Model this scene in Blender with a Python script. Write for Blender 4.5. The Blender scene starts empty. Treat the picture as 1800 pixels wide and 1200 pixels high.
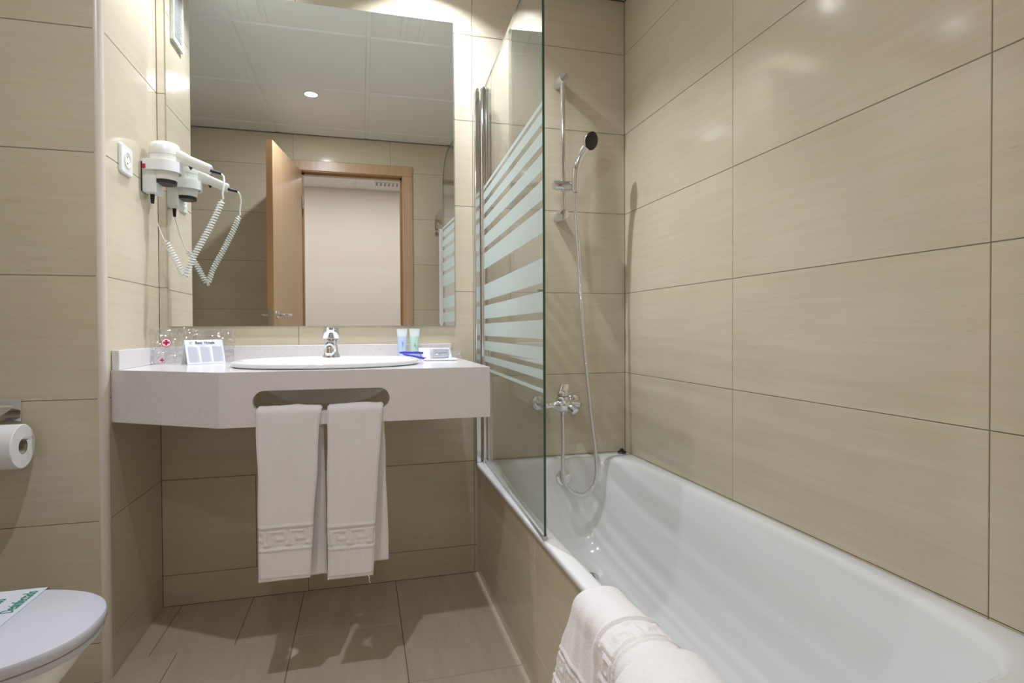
import bpy, bmesh, math, random
from mathutils import Vector, Matrix, noise
random.seed(7)
SC = bpy.context.scene
COL = SC.collection
PI = math.pi
def V(*a): return Vector(a)

# ---------------------------------------------------------------- camera
CAMLOC = Vector((-1.0738, -2.2063, 0.9569))
yaw, pitch, roll = 0.25707, -0.0134947, -0.0046620
s_, c_ = math.sin(yaw), math.cos(yaw)
r_ = V(c_, -s_, 0); fw = V(s_, c_, 0); up = V(0, 0, 1)
f2 = fw*math.cos(pitch) + up*math.sin(pitch)
u2 = up*math.cos(pitch) - fw*math.sin(pitch)
r3 = r_*math.cos(roll) + u2*math.sin(roll)
u3 = u2*math.cos(roll) - r_*math.sin(roll)
cam_data = bpy.data.cameras.new('camera')
cam = bpy.data.objects.new('camera', cam_data); COL.objects.link(cam)
M = Matrix.Identity(4)
for i in range(3):
    M[i][0] = r3[i]; M[i][1] = u3[i]; M[i][2] = -f2[i]; M[i][3] = CAMLOC[i]
cam.matrix_world = M
cam_data.sensor_width = 36.0; cam_data.sensor_fit = 'HORIZONTAL'
cam_data.lens = 36.0*1001.24/1800.0
cam_data.shift_y = -7.12/1800.0
cam_data.clip_start = 0.02
SC.camera = cam

# ---------------------------------------------------------------- world, exposure
w = bpy.data.worlds.new('world'); SC.world = w; w.use_nodes = True
w.node_tree.nodes['Background'].inputs[0].default_value = (1.0, 0.95, 0.88, 1)
w.node_tree.nodes['Background'].inputs[1].default_value = 0.02
SC.view_settings.view_transform = 'Standard'
SC.view_settings.look = 'None'
SC.view_settings.gamma = 1.0
SC.view_settings.use_curve_mapping = False
SC.view_settings.exposure = 0.0

# lamps of the room (each in a ceiling downlight built below)
LAMPS = [  # x, y, watts
    (-0.84, -0.21, 16.5),
    (-1.35, -1.31, 9.3),
    (-1.52, -0.21, 7.5),
]
HALL_LAMPS = [(-1.9, -2.85, 6.5), (-0.3, -2.85, 6.5), (-1.1, -2.85, 4.5)]  # last one is added, a front fill shining in through the doorway
ZC = 2.327
def lamp(x, y, z, watts, size=0.04, col=(0.93, 0.985, 1.09)):
    ld = bpy.data.lights.new('downlight_bulb', 'AREA'); ld.shape = 'DISK'; ld.size = size
    ld.energy = watts; ld.color = col
    o = bpy.data.objects.new('downlight_bulb', ld); COL.objects.link(o)
    o.location = (x, y, z)
    return o
RECESS = {0: 0.027, 1: -0.006, 2: 0.027}     # the two lamps by the mirror sit deep in their cans
for i, (x, y, p) in enumerate(LAMPS): lamp(x, y, ZC+RECESS[i], p)
for x, y, p in HALL_LAMPS: lamp(x, y, ZC-0.006, p, 0.12, (1.0, 0.98, 0.97))

# ---------------------------------------------------------------- materials
def newmat(name):
    m = bpy.data.materials.new(name); m.use_nodes = True
    return m, m.node_tree, m.node_tree.nodes['Principled BSDF']
def pmat(name, col, rough=0.5, metal=0.0, spec=0.5, coat=0.0, sheen=0.0, trans=0.0, ior=1.5, sss=0.0):
    m, nt, b = newmat(name)
    b.inputs['Base Color'].default_value = (*col, 1)
    b.inputs['Roughness'].default_value = rough
    b.inputs['Metallic'].default_value = metal
    b.inputs['Specular IOR Level'].default_value = spec
    b.inputs['Coat Weight'].default_value = coat
    b.inputs['Sheen Weight'].default_value = sheen
    b.inputs['Transmission Weight'].default_value = trans
    b.inputs['IOR'].default_value = ior
    return m
def N(nt, typ, **kw):
    n = nt.nodes.new(typ)
    for k, v in kw.items():
        setattr(n, k, v)
    return n
def L(nt, a, b): nt.links.new(a, b)
def noise_node(nt, scale_vec, scale=1.0, detail=3.0, rough=0.55, attr=None, coord='Object'):
    tc = N(nt, 'ShaderNodeTexCoord'); mp = N(nt, 'ShaderNodeMapping')
    mp.inputs['Scale'].default_value = scale_vec
    if attr:
        at = N(nt, 'ShaderNodeAttribute', attribute_name=attr)
        ml = N(nt, 'ShaderNodeVectorMath', operation='SCALE'); ml.inputs['Scale'].default_value = 17.0
        ad = N(nt, 'ShaderNodeVectorMath', operation='ADD')
        cb = N(nt, 'ShaderNodeCombineXYZ')
        for i in range(3): L(nt, at.outputs['Fac'], cb.inputs[i])
        L(nt, cb.outputs[0], ml.inputs[0]); L(nt, tc.outputs[coord], ad.inputs[0]); L(nt, ml.outputs[0], ad.inputs[1])
        L(nt, ad.outputs[0], mp.inputs[0])
    else:
        L(nt, tc.outputs[coord], mp.inputs[0])
    n = N(nt, 'ShaderNodeTexNoise'); n.inputs['Scale'].default_value = scale
    n.inputs['Detail'].default_value = detail; n.inputs['Roughness'].default_value = rough
    L(nt, mp.outputs[0], n.inputs['Vector'])
    return n
def ramp(nt, src, stops):
    r = N(nt, 'ShaderNodeValToRGB')
    els = r.color_ramp.elements
    els[0].position, els[0].color = stops[0][0], (*stops[0][1], 1)
    els[1].position, els[1].color = stops[-1][0], (*stops[-1][1], 1)
    for p, c in stops[1:-1]:
        e = els.new(p); e.color = (*c, 1)
    L(nt, src, r.inputs[0]); return r
def mixc(nt, fac, a, b, mode='MIX'):
    m = N(nt, 'ShaderNodeMix', data_type='RGBA', blend_type=mode)
    for sock, v in ((m.inputs[0], fac), (m.inputs[6], a), (m.inputs[7], b)):
        if hasattr(v, 'links') or hasattr(v, 'is_linked'): L(nt, v, sock)
        elif isinstance(v, (int, float)): sock.default_value = v
        else: sock.default_value = (*v, 1)
    return m.outputs[2]
def bump(nt, src, strength, dist, b):
    bp = N(nt, 'ShaderNodeBump'); bp.inputs['Strength'].default_value = strength
    bp.inputs['Distance'].default_value = dist
    L(nt, src, bp.inputs['Height']); L(nt, bp.outputs[0], b.inputs['Normal'])

def tile_material(name, light, dark, rough, streak=(2.2, 2.2, 42.0)):
    m, nt, b = newmat(name)
    n1 = noise_node(nt, streak, 1.6, 4.0, 0.6, 'tile_shift')
    n2 = noise_node(nt, tuple(3*q for q in streak), 2.2, 3.0, 0.7, 'tile_shift')
    n3 = noise_node(nt, (1.5, 1.5, 2.5), 1.5, 2.0, 0.5, 'tile_shift')
    c1 = ramp(nt, n1.outputs['Fac'], [(0.32, dark), (0.66, light)])
    c2 = ramp(nt, n2.outputs['Fac'], [(0.25, tuple(0.72*q for q in dark)), (0.36, (1, 1, 1))])
    c3 = ramp(nt, n3.outputs['Fac'], [(0.3, (0.94, 0.93, 0.92)), (0.7, (1, 1, 1))])
    k = mixc(nt, 0.35, c1.outputs[0], c2.outputs[0], 'MULTIPLY')
    k = mixc(nt, 1.0, k, c3.outputs[0], 'MULTIPLY')
    L(nt, k, b.inputs['Base Color'])
    b.inputs['Roughness'].default_value = rough
    b.inputs['Specular IOR Level'].default_value = 0.5
    nb = noise_node(nt, (1, 1, 1), 5.0, 1.0, 0.4, 'tile_shift')
    bump(nt, nb.outputs['Fac'], 0.05, 0.02, b)
    return m
M_TILE = tile_material('beige_wall_tile', (0.675, 0.600, 0.460), (0.635, 0.558, 0.415), 0.12)
M_FLOOR = tile_material('beige_floor_tile', (0.68, 0.605, 0.485), (0.61, 0.54, 0.425), 0.3, (18.0, 2.5, 2.5))
M_GROUT = pmat('tile_grout', (0.20, 0.15, 0.10), 0.8)
M_CEIL = pmat('ceiling_panel_white', (0.86, 0.87, 0.86), 0.6)
M_TBAR = pmat('ceiling_grid_white', (0.86, 0.88, 0.85), 0.45)
M_TRIM = pmat('corner_trim_plastic', (0.70, 0.63, 0.54), 0.3)
M_CHROME = pmat('chrome', (0.78, 0.78, 0.79), 0.07, 1.0)
M_STEEL = pmat('brushed_steel', (0.62, 0.61, 0.58), 0.25, 1.0)
M_PORC = pmat('white_porcelain', (0.83, 0.83, 0.83), 0.07)
M_TUB = pmat('bath_enamel', (0.86, 0.86, 0.86), 0.13)
M_WHITEPL = pmat('white_plastic', (0.80, 0.80, 0.77), 0.3)
M_SOCK = pmat('cream_plastic', (0.80, 0.79, 0.68), 0.3)
M_DRYER = pmat('dryer_plastic', (0.78, 0.76, 0.70), 0.28)
M_BLACK = pmat('black_plastic', (0.012, 0.012, 0.012), 0.4)
M_NAVY = pmat('navy_rubber', (0.012, 0.010, 0.04), 0.45)
M_RED = pmat('red_plastic', (0.45, 0.01, 0.02), 0.35)
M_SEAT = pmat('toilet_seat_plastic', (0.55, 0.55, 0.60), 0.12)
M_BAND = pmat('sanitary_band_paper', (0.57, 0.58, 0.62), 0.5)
M_RUBBER = pmat('black_rubber', (0.01, 0.01, 0.01), 0.35)
M_PAPER = pmat('paper_white', (0.84, 0.85, 0.88), 0.6)
M_TISSUE = pmat('tissue_paper', (0.80, 0.79, 0.78), 0.9)
M_CARD = pmat('cardboard', (0.42, 0.35, 0.26), 0.8)
M_INK = pmat('navy_ink', (0.02, 0.02, 0.07), 0.6)
M_INKGREY = pmat('grey_ink', (0.52, 0.52, 0.62), 0.6)
M_INKPALE = pmat('pale_print', (0.70, 0.70, 0.78), 0.6)
M_GREENINK = pmat('green_ink', (0.01, 0.22, 0.13), 0.6)
M_REDINK = pmat('red_ink', (0.60, 0.02, 0.08), 0.6)
M_PINKINK = pmat('pink_ink', (0.8, 0.35, 0.45), 0.6)
M_BLUEPL = pmat('violet_blue_plastic', (0.06, 0.05, 0.50), 0.3)
M_PLASTER = pmat('hall_paint', (0.82, 0.75, 0.70), 0.6)
M_PORCFIX = pmat('lamp_ring_white', (0.8, 0.8, 0.8), 0.3)
M_SEAL = pmat('clear_seal', (0.55, 0.58, 0.56), 0.2)
M_ALU = pmat('polished_aluminium', (0.80, 0.80, 0.80), 0.13, 1.0)
M_MIRROR = pmat('mirror_silver', (0.84, 0.86, 0.83), 0.0, 1.0)
M_MEDGE = pmat('mirror_edge', (0.35, 0.42, 0.38), 0.2)
M_BLUETUBE = pmat('blue_gel', (0.55, 0.72, 0.88), 0.25)
M_GREENTUBE = pmat('green_gel', (0.55, 0.80, 0.66), 0.25)
M_CLEARTOP = pmat('frosted_clear_plastic', (0.72, 0.76, 0.76), 0.3)
M_GRILLE = pmat('grille_dark', (0.33, 0.30, 0.42), 0.6)

def emit(name, col, st):
    m = bpy.data.materials.new(name); m.use_nodes = True; nt = m.node_tree
    nt.nodes.remove(nt.nodes['Principled BSDF'])
    e = N(nt, 'ShaderNodeEmission'); e.inputs[0].default_value = (*col, 1); e.inputs[1].default_value = st
    L(nt, e.outputs[0], nt.nodes['Material Output'].inputs[0]); return m
M_BULB = emit('lamp_glow', (1.0, 0.95, 0.88), 12.0)

def quartz():
    m, nt, b = newmat('speckled_quartz')
    a = noise_node(nt, (1, 1, 1), 420.0, 2.0, 0.6)
    c = ramp(nt, a.outputs['Fac'], [(0.30, (0.50, 0.45, 0.42)), (0.40, (0.78, 0.745, 0.74)), (0.62, (0.78, 0.745, 0.74)), (0.72, (0.82, 0.80, 0.80))])
    L(nt, c.outputs[0], b.inputs['Base Color']); b.inputs['Roughness'].default_value = 0.13
    return m
M_QUARTZ = quartz()

def wood(name, a, c, grain=(60, 60, 1.5), rough=0.32):
    m, nt, b = newmat(name)
    n = noise_node(nt, grain, 1.0, 4.0, 0.6)
    r = ramp(nt, n.outputs['Fac'], [(0.3, c), (0.7, a)])
    L(nt, r.outputs[0], b.inputs['Base Color']); b.inputs['Roughness'].default_value = rough
    return m
M_WOOD = wood('beech_veneer', (0.60, 0.40, 0.24), (0.50, 0.32, 0.185))
M_WOODDARK = wood('beech_edging', (0.44, 0.25, 0.115), (0.36, 0.195, 0.085))

def towel_mat():
    m, nt, b = newmat('white_terry')
    b.inputs['Base Color'].default_value = (0.90, 0.87, 0.865, 1)
    b.inputs['Roughness'].default_value = 0.95
    b.inputs['Sheen Weight'].default_value = 0.25
    b.inputs['Specular IOR Level'].default_value = 0.1
    n = noise_node(nt, (1, 1, 1), 330.0, 3.0, 0.7)
    bump(nt, n.outputs['Fac'], 0.7, 0.0022, b)
    return m
M_TOWEL = towel_mat()

def clear_mat(name, tint, ior=1.5, rough=0.0, boost=0.0):
    """thin clear sheet: passes light and reflects by Fresnel"""
    m = bpy.data.materials.new(name); m.use_nodes = True; nt = m.node_tree
    nt.nodes.remove(nt.nodes['Principled BSDF'])
    g = N(nt, 'ShaderNodeNewGeometry'); mx = N(nt, 'ShaderNodeMix', data_type='FLOAT')
    L(nt, g.outputs['Backfacing'], mx.inputs[0]); mx.inputs[2].default_value = ior; mx.inputs[3].default_value = 1.0/ior
    fr = N(nt, 'ShaderNodeFresnel'); L(nt, mx.outputs[0], fr.inputs['IOR'])
    fac = fr.outputs[0]
    if boost:
        ad = N(nt, 'ShaderNodeMath', operation='ADD', use_clamp=True); ad.inputs[1].default_value = boost
        L(nt, fac, ad.inputs[0]); fac = ad.outputs[0]
    t = N(nt, 'ShaderNodeBsdfTransparent'); t.inputs[0].default_value = (*tint, 1)
    gl = N(nt, 'ShaderNodeBsdfGlossy'); gl.inputs['Roughness'].default_value = rough
    ms = N(nt, 'ShaderNodeMixShader'); L(nt, fac, ms.inputs[0]); L(nt, t.outputs[0], ms.inputs[1]); L(nt, gl.outputs[0], ms.inputs[2])
    L(nt, ms.outputs[0], nt.nodes['Material Output'].inputs[0])
    return m
M_GLASS = clear_mat('clear_glass', (0.955, 0.975, 0.962))
M_WRAP = clear_mat('crinkled_clear_film', (0.965, 0.97, 0.97), 1.6, 0.16, 0.10)
M_EDGE = pmat('green_glass_edge', (0.035, 0.085, 0.065), 0.08)

def frost():
    m = bpy.data.materials.new('frosted_glass_band'); m.use_nodes = True; nt = m.node_tree
    nt.nodes.remove(nt.nodes['Principled BSDF'])
    d = N(nt, 'ShaderNodeBsdfDiffuse'); d.inputs[0].default_value = (0.80, 0.90, 0.89, 1)
    tl = N(nt, 'ShaderNodeBsdfTranslucent'); tl.inputs[0].default_value = (0.80, 0.90, 0.89, 1)
    a = N(nt, 'ShaderNodeMixShader'); a.inputs[0].default_value = 0.5
    L(nt, d.outputs[0], a.inputs[1]); L(nt, tl.outputs[0], a.inputs[2])
    t = N(nt, 'ShaderNodeBsdfTransparent'); t.inputs[0].default_value = (0.95, 0.98, 0.97, 1)
    b = N(nt, 'ShaderNodeMixShader'); b.inputs[0].default_value = 0.78
    L(nt, t.outputs[0], b.inputs[1]); L(nt, a.outputs[0], b.inputs[2])
    L(nt, b.outputs[0], nt.nodes['Material Output'].inputs[0])
    return m
M_FROST = frost()

# ---------------------------------------------------------------- mesh helpers
def basis(d):
    d = Vector(d).normalized()
    a = V(0, 0, 1) if abs(d.z) < 0.9 else V(1, 0, 0)
    x = a.cross(d).normalized(); y = d.cross(x).normalized()
    return x, y, d
class MB:
    def __init__(s): s.v = []; s.f = []; s.m = []; s.mi = 0
    def face(s, idx): s.f.append(tuple(idx)); s.m.append(s.mi)
    def poly(s, pts):
        b = len(s.v); s.v += [tuple(p) for p in pts]; s.face(range(b, b+len(pts)))
    def box(s, lo, hi, mat=None):
        b = len(s.v)
        for z in (lo[2], hi[2]):
            for x, y in ((lo[0], lo[1]), (hi[0], lo[1]), (hi[0], hi[1]), (lo[0], hi[1])):
                p = Vector((x, y, z)); s.v.append(tuple(mat @ p) if mat else tuple(p))
        for q in ((0, 3, 2, 1), (4, 5, 6, 7), (0, 1, 5, 4), (1, 2, 6, 5), (2, 3, 7, 6), (3, 0, 4, 7)):
            s.face([b+i for i in q])
    def loft(s, rings, closed=True, cap0=True, cap1=True, wrap=False):
        b = len(s.v); n = len(rings[0])
        for r in rings: s.v += [tuple(p) for p in r]
        R = len(rings)
        for i in range(R if wrap else R-1):
            j = (i+1) % R
            for k in range(n if closed else n-1):
                l = (k+1) % n
                s.face((b+i*n+k, b+i*n+l, b+j*n+l, b+j*n+k))
        if cap0: s.face([b+k for k in range(n)][::-1])
        if cap1: s.face([b+(R-1)*n+k for k in range(n)])
    def tube(s, pts, r, n=12, cap=True, closed=False):
        pts = [Vector(p) for p in pts]; R = r if isinstance(r, (list, tuple)) else [r]*len(pts)
        rings = []; x = None
        for i, p in enumerate(pts):
            if closed: d = pts[(i+1) % len(pts)] - pts[i-1]
            else: d = pts[min(i+1, len(pts)-1)] - pts[max(i-1, 0)]
            if d.length < 1e-9: d = V(0, 0, 1)
            d.normalize()
            if x is None: x, y, _ = basis(d)
            else:
                x = (x - d*x.dot(d))
                if x.length < 1e-6: x = basis(d)[0]
                x.normalize(); y = d.cross(x)
            y = d.cross(x)
            rings.append([p + (x*math.cos(2*PI*k/n) + y*math.sin(2*PI*k/n))*R[i] for k in range(n)])
        s.loft(rings, True, cap and not closed, cap and not closed, closed)
    def cyl(s, a, b, r, n=24): s.tube([a, b], r, n)
    def lathe(s, c, axis, prof, n=32, cap0=True, cap1=True, sx=1.0, sy=1.0):
        """prof: list of (distance along axis, radius)"""
        x, y, d = basis(axis); c = Vector(c)
        s.loft([[c + d*t + (x*math.cos(2*PI*k/n)*sx + y*math.sin(2*PI*k/n)*sy)*max(r, 1e-5) for k in range(n)] for t, r in prof], True, cap0, cap1)
    def sphere(s, c, r, n=20, sc=(1, 1, 1)):
        c = Vector(c); rings = []
        for i in range(1, n//2):
            th = PI*i/(n//2)
            rings.append([c + V(r*sc[0]*math.sin(th)*math.cos(2*PI*k/n), r*sc[1]*math.sin(th)*math.sin(2*PI*k/n), -r*sc[2]*math.cos(th)) for k in range(n)])
        s.loft(rings)
    def build(s, name, mats, parent=None, smooth=True, angle=40, bevel=0.0, seg=2, recalc=True, loc=None):
        if not isinstance(mats, (list, tuple)): mats = [mats]
        me = bpy.data.meshes.new(name)
        vs = s.v
        if loc is not None: vs = [(p[0]-loc[0], p[1]-loc[1], p[2]-loc[2]) for p in vs]
        me.from_pydata(vs, [], s.f)
        for m in mats: me.materials.append(m)
        me.polygons.foreach_set('material_index', s.m)
        if recalc:
            bm = bmesh.new(); bm.from_mesh(me)
            bmesh.ops.recalc_face_normals(bm, faces=bm.faces); bm.to_mesh(me); bm.free()
        if smooth:
            me.polygons.foreach_set('use_smooth', [True]*len(me.polygons))
            me.set_sharp_from_angle(angle=math.radians(angle))
        me.update()
        o = bpy.data.objects.new(name, me); COL.objects.link(o)
        if loc is not None: o.location = loc
        if parent is not None:
            o.parent = parent
            if parent.type == 'EMPTY' or loc is None:
                o.matrix_parent_inverse = Matrix.Translation(parent.location).inverted() if not parent.parent else (Matrix.Translation(parent.location) @ Matrix.Identity(4)).inverted()
        if bevel:
            md = o.modifiers.new('bevel', 'BEVEL'); md.width = bevel; md.segments = seg; md.limit_method = 'ANGLE'; md.angle_limit = math.radians(50)
        return o
def tag(o, label, cat, group=None):
    o['label'] = label; o['category'] = cat
    if group: o['group'] = group
    return o
def struct(o): o['kind'] = 'structure'; return o
def thing(name, label, cat, loc, group=None):
    o = bpy.data.objects.new(name, None); COL.objects.link(o); o.empty_display_size = 0.05
    o.location = loc; tag(o, label, cat, group); return o
def catmull(P, per=8):
    P = [Vector(p) for p in P]; out = []
    Q = [P[0]*2-P[1]] + P + [P[-1]*2-P[-2]]
    for i in range(1, len(Q)-2):
        a, b, c, d = Q[i-1], Q[i], Q[i+1], Q[i+2]
        for k in range(per):
            t = k/per
            out.append(0.5*((2*b) + (c-a)*t + (2*a-5*b+4*c-d)*t*t + (3*b-a-3*c+d)*t**3))
    out.append(P[-1]); return out
def superell(cx, cy, a, b, n, z, cnt=64):
    out = []
    for k in range(cnt):
        t = 2*PI*k/cnt; ct, st = math.cos(t), math.sin(t)
        out.append(V(cx+a*math.copysign(abs(ct)**(2/n), ct), cy+b*math.copysign(abs(st)**(2/n), st), z))
    return out
def text_into(mb, body, size, mat, bold=0.0, align='CENTER', extrude=0.0002):
    """letters as flat solid mesh; mat maps text plane (x right, y up, z out) to the world"""
    cu = bpy.data.curves.new('t', 'FONT'); cu.body = body; cu.size = size; cu.extrude = extrude; cu.offset = bold
    cu.align_x = align; cu.align_y = 'CENTER'; cu.resolution_u = 3
    ob = bpy.data.objects.new('t', cu); COL.objects.link(ob)
    dg = bpy.context.evaluated_depsgraph_get()
    me = bpy.data.meshes.new_from_object(ob.evaluated_get(dg))
    b = len(mb.v)
    for v in me.vertices: mb.v.append(tuple(mat @ v.co))
    for p in me.polygons: mb.face([b+i for i in p.vertices])
    bpy.data.objects.remove(ob); bpy.data.curves.remove(cu); bpy.data.meshes.remove(me)
def frame(o, x, y):
    """matrix with origin o, x axis, y axis"""
    x = Vector(x).normalized(); y = Vector(y); y = (y - x*y.dot(x)).normalized(); z = x.cross(y)
    m = Matrix.Identity(4)
    for i in range(3): m[i][0] = x[i]; m[i][1] = y[i]; m[i][2] = z[i]; m[i][3] = o[i]
    return m

# ---------------------------------------------------------------- tiled surfaces
def cut(rect, holes):
    rs = [rect]
    for h in holes:
        nr = []
        for (a, b, c, d) in rs:           # u0,u1,v0,v1
            A, B, C_, D = max(a, h[0]), min(b, h[1]), max(c, h[2]), min(d, h[3])
            if A >= B or C_ >= D: nr.append((a, b, c, d)); continue
            if a < A: nr.append((a, A, c, d))
            if B < b: nr.append((B, b, c, d))
            if c < C_: nr.append((A, B, c, C_))
            if D < d: nr.append((A, B, D, d))
        rs = nr
    return rs
def tiled(name, P, rows, joints, u0, u1, holes=(), gap=0.0016, dep=0.0012, bev=0.0009, mats=None, thick=0.08, extra=()):
    """P(u, v, d): world point at u, v and d behind the face. rows: breaks along v; joints(i): breaks along u in row i"""
    mb = MB(); att = []
    mats = mats or [M_TILE, M_GROUT]
    tiles = []
    for i in range(len(rows)-1):
        us = [u0] + sorted(j for j in joints(i) if u0+0.002 < j < u1-0.002) + [u1]
        for a, b in zip(us[:-1], us[1:]): tiles.append((a, b, rows[i], rows[i+1]))
    for t in tiles:
        rnd = random.random()
        for (a, b, c, d) in cut(t, holes):
            g = gap/2
            o = [(a+g, c+g), (b-g, c+g), (b-g, d-g), (a+g, d-g)]
            e = g+bev
            n_ = [(a+e, c+e), (b-e, c+e), (b-e, d-e), (a+e, d-e)]
            if b-a < 3*e or d-c < 3*e: continue
            bi = len(mb.v)
            mb.v += [tuple(P(x, y, dep)) for x, y in o] + [tuple(P(x, y, 0)) for x, y in n_]
            mb.mi = 0
            mb.face([bi+4, bi+5, bi+6, bi+7]); att.append(rnd)
            for k in range(4):
                l = (k+1) % 4
                mb.face([bi+k, bi+l, bi+4+l, bi+4+k]); att.append(rnd)
    mb.mi = 1
    for (a, b, c, d) in cut((u0, u1, rows[0], rows[-1]), holes):
        bi = len(mb.v)
        for q in (dep*0.98, thick):
            mb.v += [tuple(P(x, y, q)) for x, y in ((a, c), (b, c), (b, d), (a, d))]
        for f in ((0, 1, 2, 3), (7, 6, 5, 4), (0, 4, 5, 1), (1, 5, 6, 2), (2, 6, 7, 3), (3, 7, 4, 0)):
            mb.face([bi+i for i in f]); att.append(0.0)
    o = mb.build(name, mats, smooth=True, angle=60, recalc=False)
    # orient face normals outwards
    me = o.data
    out = (P(0, 0, 0) - P(0, 0, 1)).normalized()
    flip = me.polygons[0].normal.dot(out) < 0
    if flip: me.flip_normals()
    a = me.attributes.new('tile_shift', 'FLOAT', 'FACE'); a.data.foreach_set('value', att)
    me.set_sharp_from_angle(angle=math.radians(20))
    return struct(o)
HT = 0.333
Z0 = 0.441
ROWS = [0.0, Z0-HT] + [Z0+HT*k for k in range(0, 6)] + [ZC]
XL, YL = -1.749, -0.429
YD = -2.05            # plane of the wall with the door
XLL = -2.26           # far left wall behind the toilet
DX0, DX1, DZ = -1.478, -0.785, 2.075    # door opening
def jn(*l): return lambda i: list(l)
tiled('wall_back', lambda u, v, d: V(u, d, v), ROWS, lambda i: [-1.272, -0.65] if i in (0, 2) else ([-0.65, -1.448] if i == 1 else [-0.65, -1.298]), XL, 0.0)
tiled('wall_right', lambda u, v, d: V(d, u, v), ROWS, jn(-0.723, -1.447), YD, 0.0)
tiled('wall_return', lambda u, v, d: V(XL-d, u, v), ROWS, jn(), YL+0.016, 0.0, thick=0.05)
tiled('wall_alcove', lambda u, v, d: V(u, YL+d, v), ROWS, jn(-2.1), XLL, XL-0.016, thick=0.08)
tiled('wall_left', lambda u, v, d: V(XLL-d, u, v), ROWS, jn(-1.15, -1.87), YD, YL)
tiled('wall_front', lambda u, v, d: V(u, YD-d, v), ROWS, lambda i: [-2.24, -1.53, -0.866, -0.2] if i < 7 else [-2.24, -1.53, -0.866, -0.2], XLL, 0.0, holes=[(DX0-0.02, DX1+0.02, 0, DZ+0.02)], thick=0.10)
# floor
def floor_joints(i):
    base = [-0.958-0.3285*k for k in range(-3, 5)]
    return base
FR = [YD] + [-0.322-0.3285*k for k in range(5, -1, -1)] + [0.0]
FR = sorted(set(round(q, 4) for q in FR if q >= YD))
def fj(i):
    b = floor_joints(i)
    if i == len(FR)-2: b = [q for q in b if q > -1.5] + [-1.458, -1.69]
    return b
tiled('floor', lambda u, v, d: V(u, v, -d), FR, fj, XLL, 0.0, mats=[M_FLOOR, M_GROUT], gap=0.002, bev=0.0006)
# ceiling of panels between grid bars
HH = 0.041
tiled('ceiling', lambda u, v, d: V(u, v, ZC+d), [YD, -1.865, -1.215, -0.565, 0.0], jn(-2.225, -1.63, -1.035, -0.44), XLL, 0.0,
      holes=[(LAMPS[i][0]-HH, LAMPS[i][0]+HH, LAMPS[i][1]-HH, LAMPS[i][1]+HH) for i in (0, 2)],
      mats=[M_CEIL, M_TBAR], gap=0.018, dep=0.007, bev=0.004)
# apron below the bath
tiled('wall_apron', lambda u, v, d: V(-0.640+d, u, v), [0.0, 0.118, 0.4225], lambda i: [-0.785, -1.51], YD, 0.0, thick=0.012)
tiled('wall_bath_ledge', lambda u, v, d: V(u, v, 0.436-d), [YD, -1.657], jn(), -0.640, 0.0, thick=0.42)
# rounded corner trim
mb = MB()
arc = [(XL-0.020+0.020*math.cos(t), YL+0.020-0.020*math.sin(t)) for t in [PI/2*k/8 for k in range(9)]]
mb.loft([[V(x, y, z) for x, y in arc] + [V(XL-0.022, YL+0.022, z)] for z in (0.0, ZC)])
struct(mb.build('trim_1', M_TRIM))

# hall behind the door
def slab(name, lo, hi, mat):
    m = MB(); m.box(lo, hi); return struct(m.build(name, mat, smooth=False))
HY = -3.56
slab('wall_hall', (-3.2, HY-0.1, 0), (1.2, HY, 2.45), M_PLASTER)
slab('wall_hall_left', (-3.3, HY, 0), (-3.2, YD-0.1, 2.45), M_PLASTER)
slab('wall_hall_right', (1.2, HY, 0), (1.3, YD-0.1, 2.45), M_PLASTER)
slab('floor_hall', (-3.2, HY, -0.08), (1.2, YD-0.1, 0.0), M_FLOOR)
tiled('ceiling_hall', lambda u, v, d: V(u, v, ZC+d), [HY, -2.95, -2.35, YD-0.1], jn(-2.9, -2.3, -1.7, -1.13, -0.5, 0.1, 0.7), -3.2, 1.2,
      mats=[M_CEIL, M_TBAR], gap=0.018, dep=0.007, bev=0.004)
mb = MB()      # hall side of the bathroom wall beyond the tiled part
mb.box((-3.2, YD-0.104, 0), (DX0-0.02, YD-0.1005, 2.42)); mb.box((DX1+0.02, YD-0.104, 0), (1.2, YD-0.1005, 2.42)); mb.box((DX0-0.02, YD-0.104, DZ+0.02), (DX1+0.02, YD-0.1005, 2.42))
struct(mb.build('wall_hall_door_side', M_PLASTER, smooth=False))

# ---------------------------------------------------------------- door
dr = bpy.data.objects.new('door_1', None); COL.objects.link(dr); dr.location = (DX0, YD, 0); struct(dr)
mb = MB()
for x0, x1 in ((DX0-0.02, DX0), (DX1, DX1+0.02)): mb.box((x0, YD-0.105, 0), (x1, YD+0.003, DZ))
mb.box((DX0-0.02, YD-0.105, DZ), (DX1+0.02, YD+0.003, DZ+0.02))
mb.box((DX0, YD-0.09, 0), (DX0+0.012, YD-0.045, DZ)); mb.box((DX1-0.012, YD-0.09, 0), (DX1, YD-0.045, DZ)); mb.box((DX0, YD-0.09, DZ-0.012), (DX1, YD-0.045, DZ))
mb.build('jamb', M_WOODDARK, dr, smooth=False)
mb = MB()
AW = 0.075
mb.box((DX0-AW, YD+0.0005, 0), (DX0-0.004, YD+0.012, DZ+0.004)); mb.box((DX1+0.004, YD+0.0005, 0), (DX1+AW, YD+0.012, DZ+0.004))
mb.box((DX0-AW, YD+0.0005, DZ+0.004), (DX1+AW, YD+0.012, DZ+AW))
mb.build('architrave', M_WOOD, dr, bevel=0.003)
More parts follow.
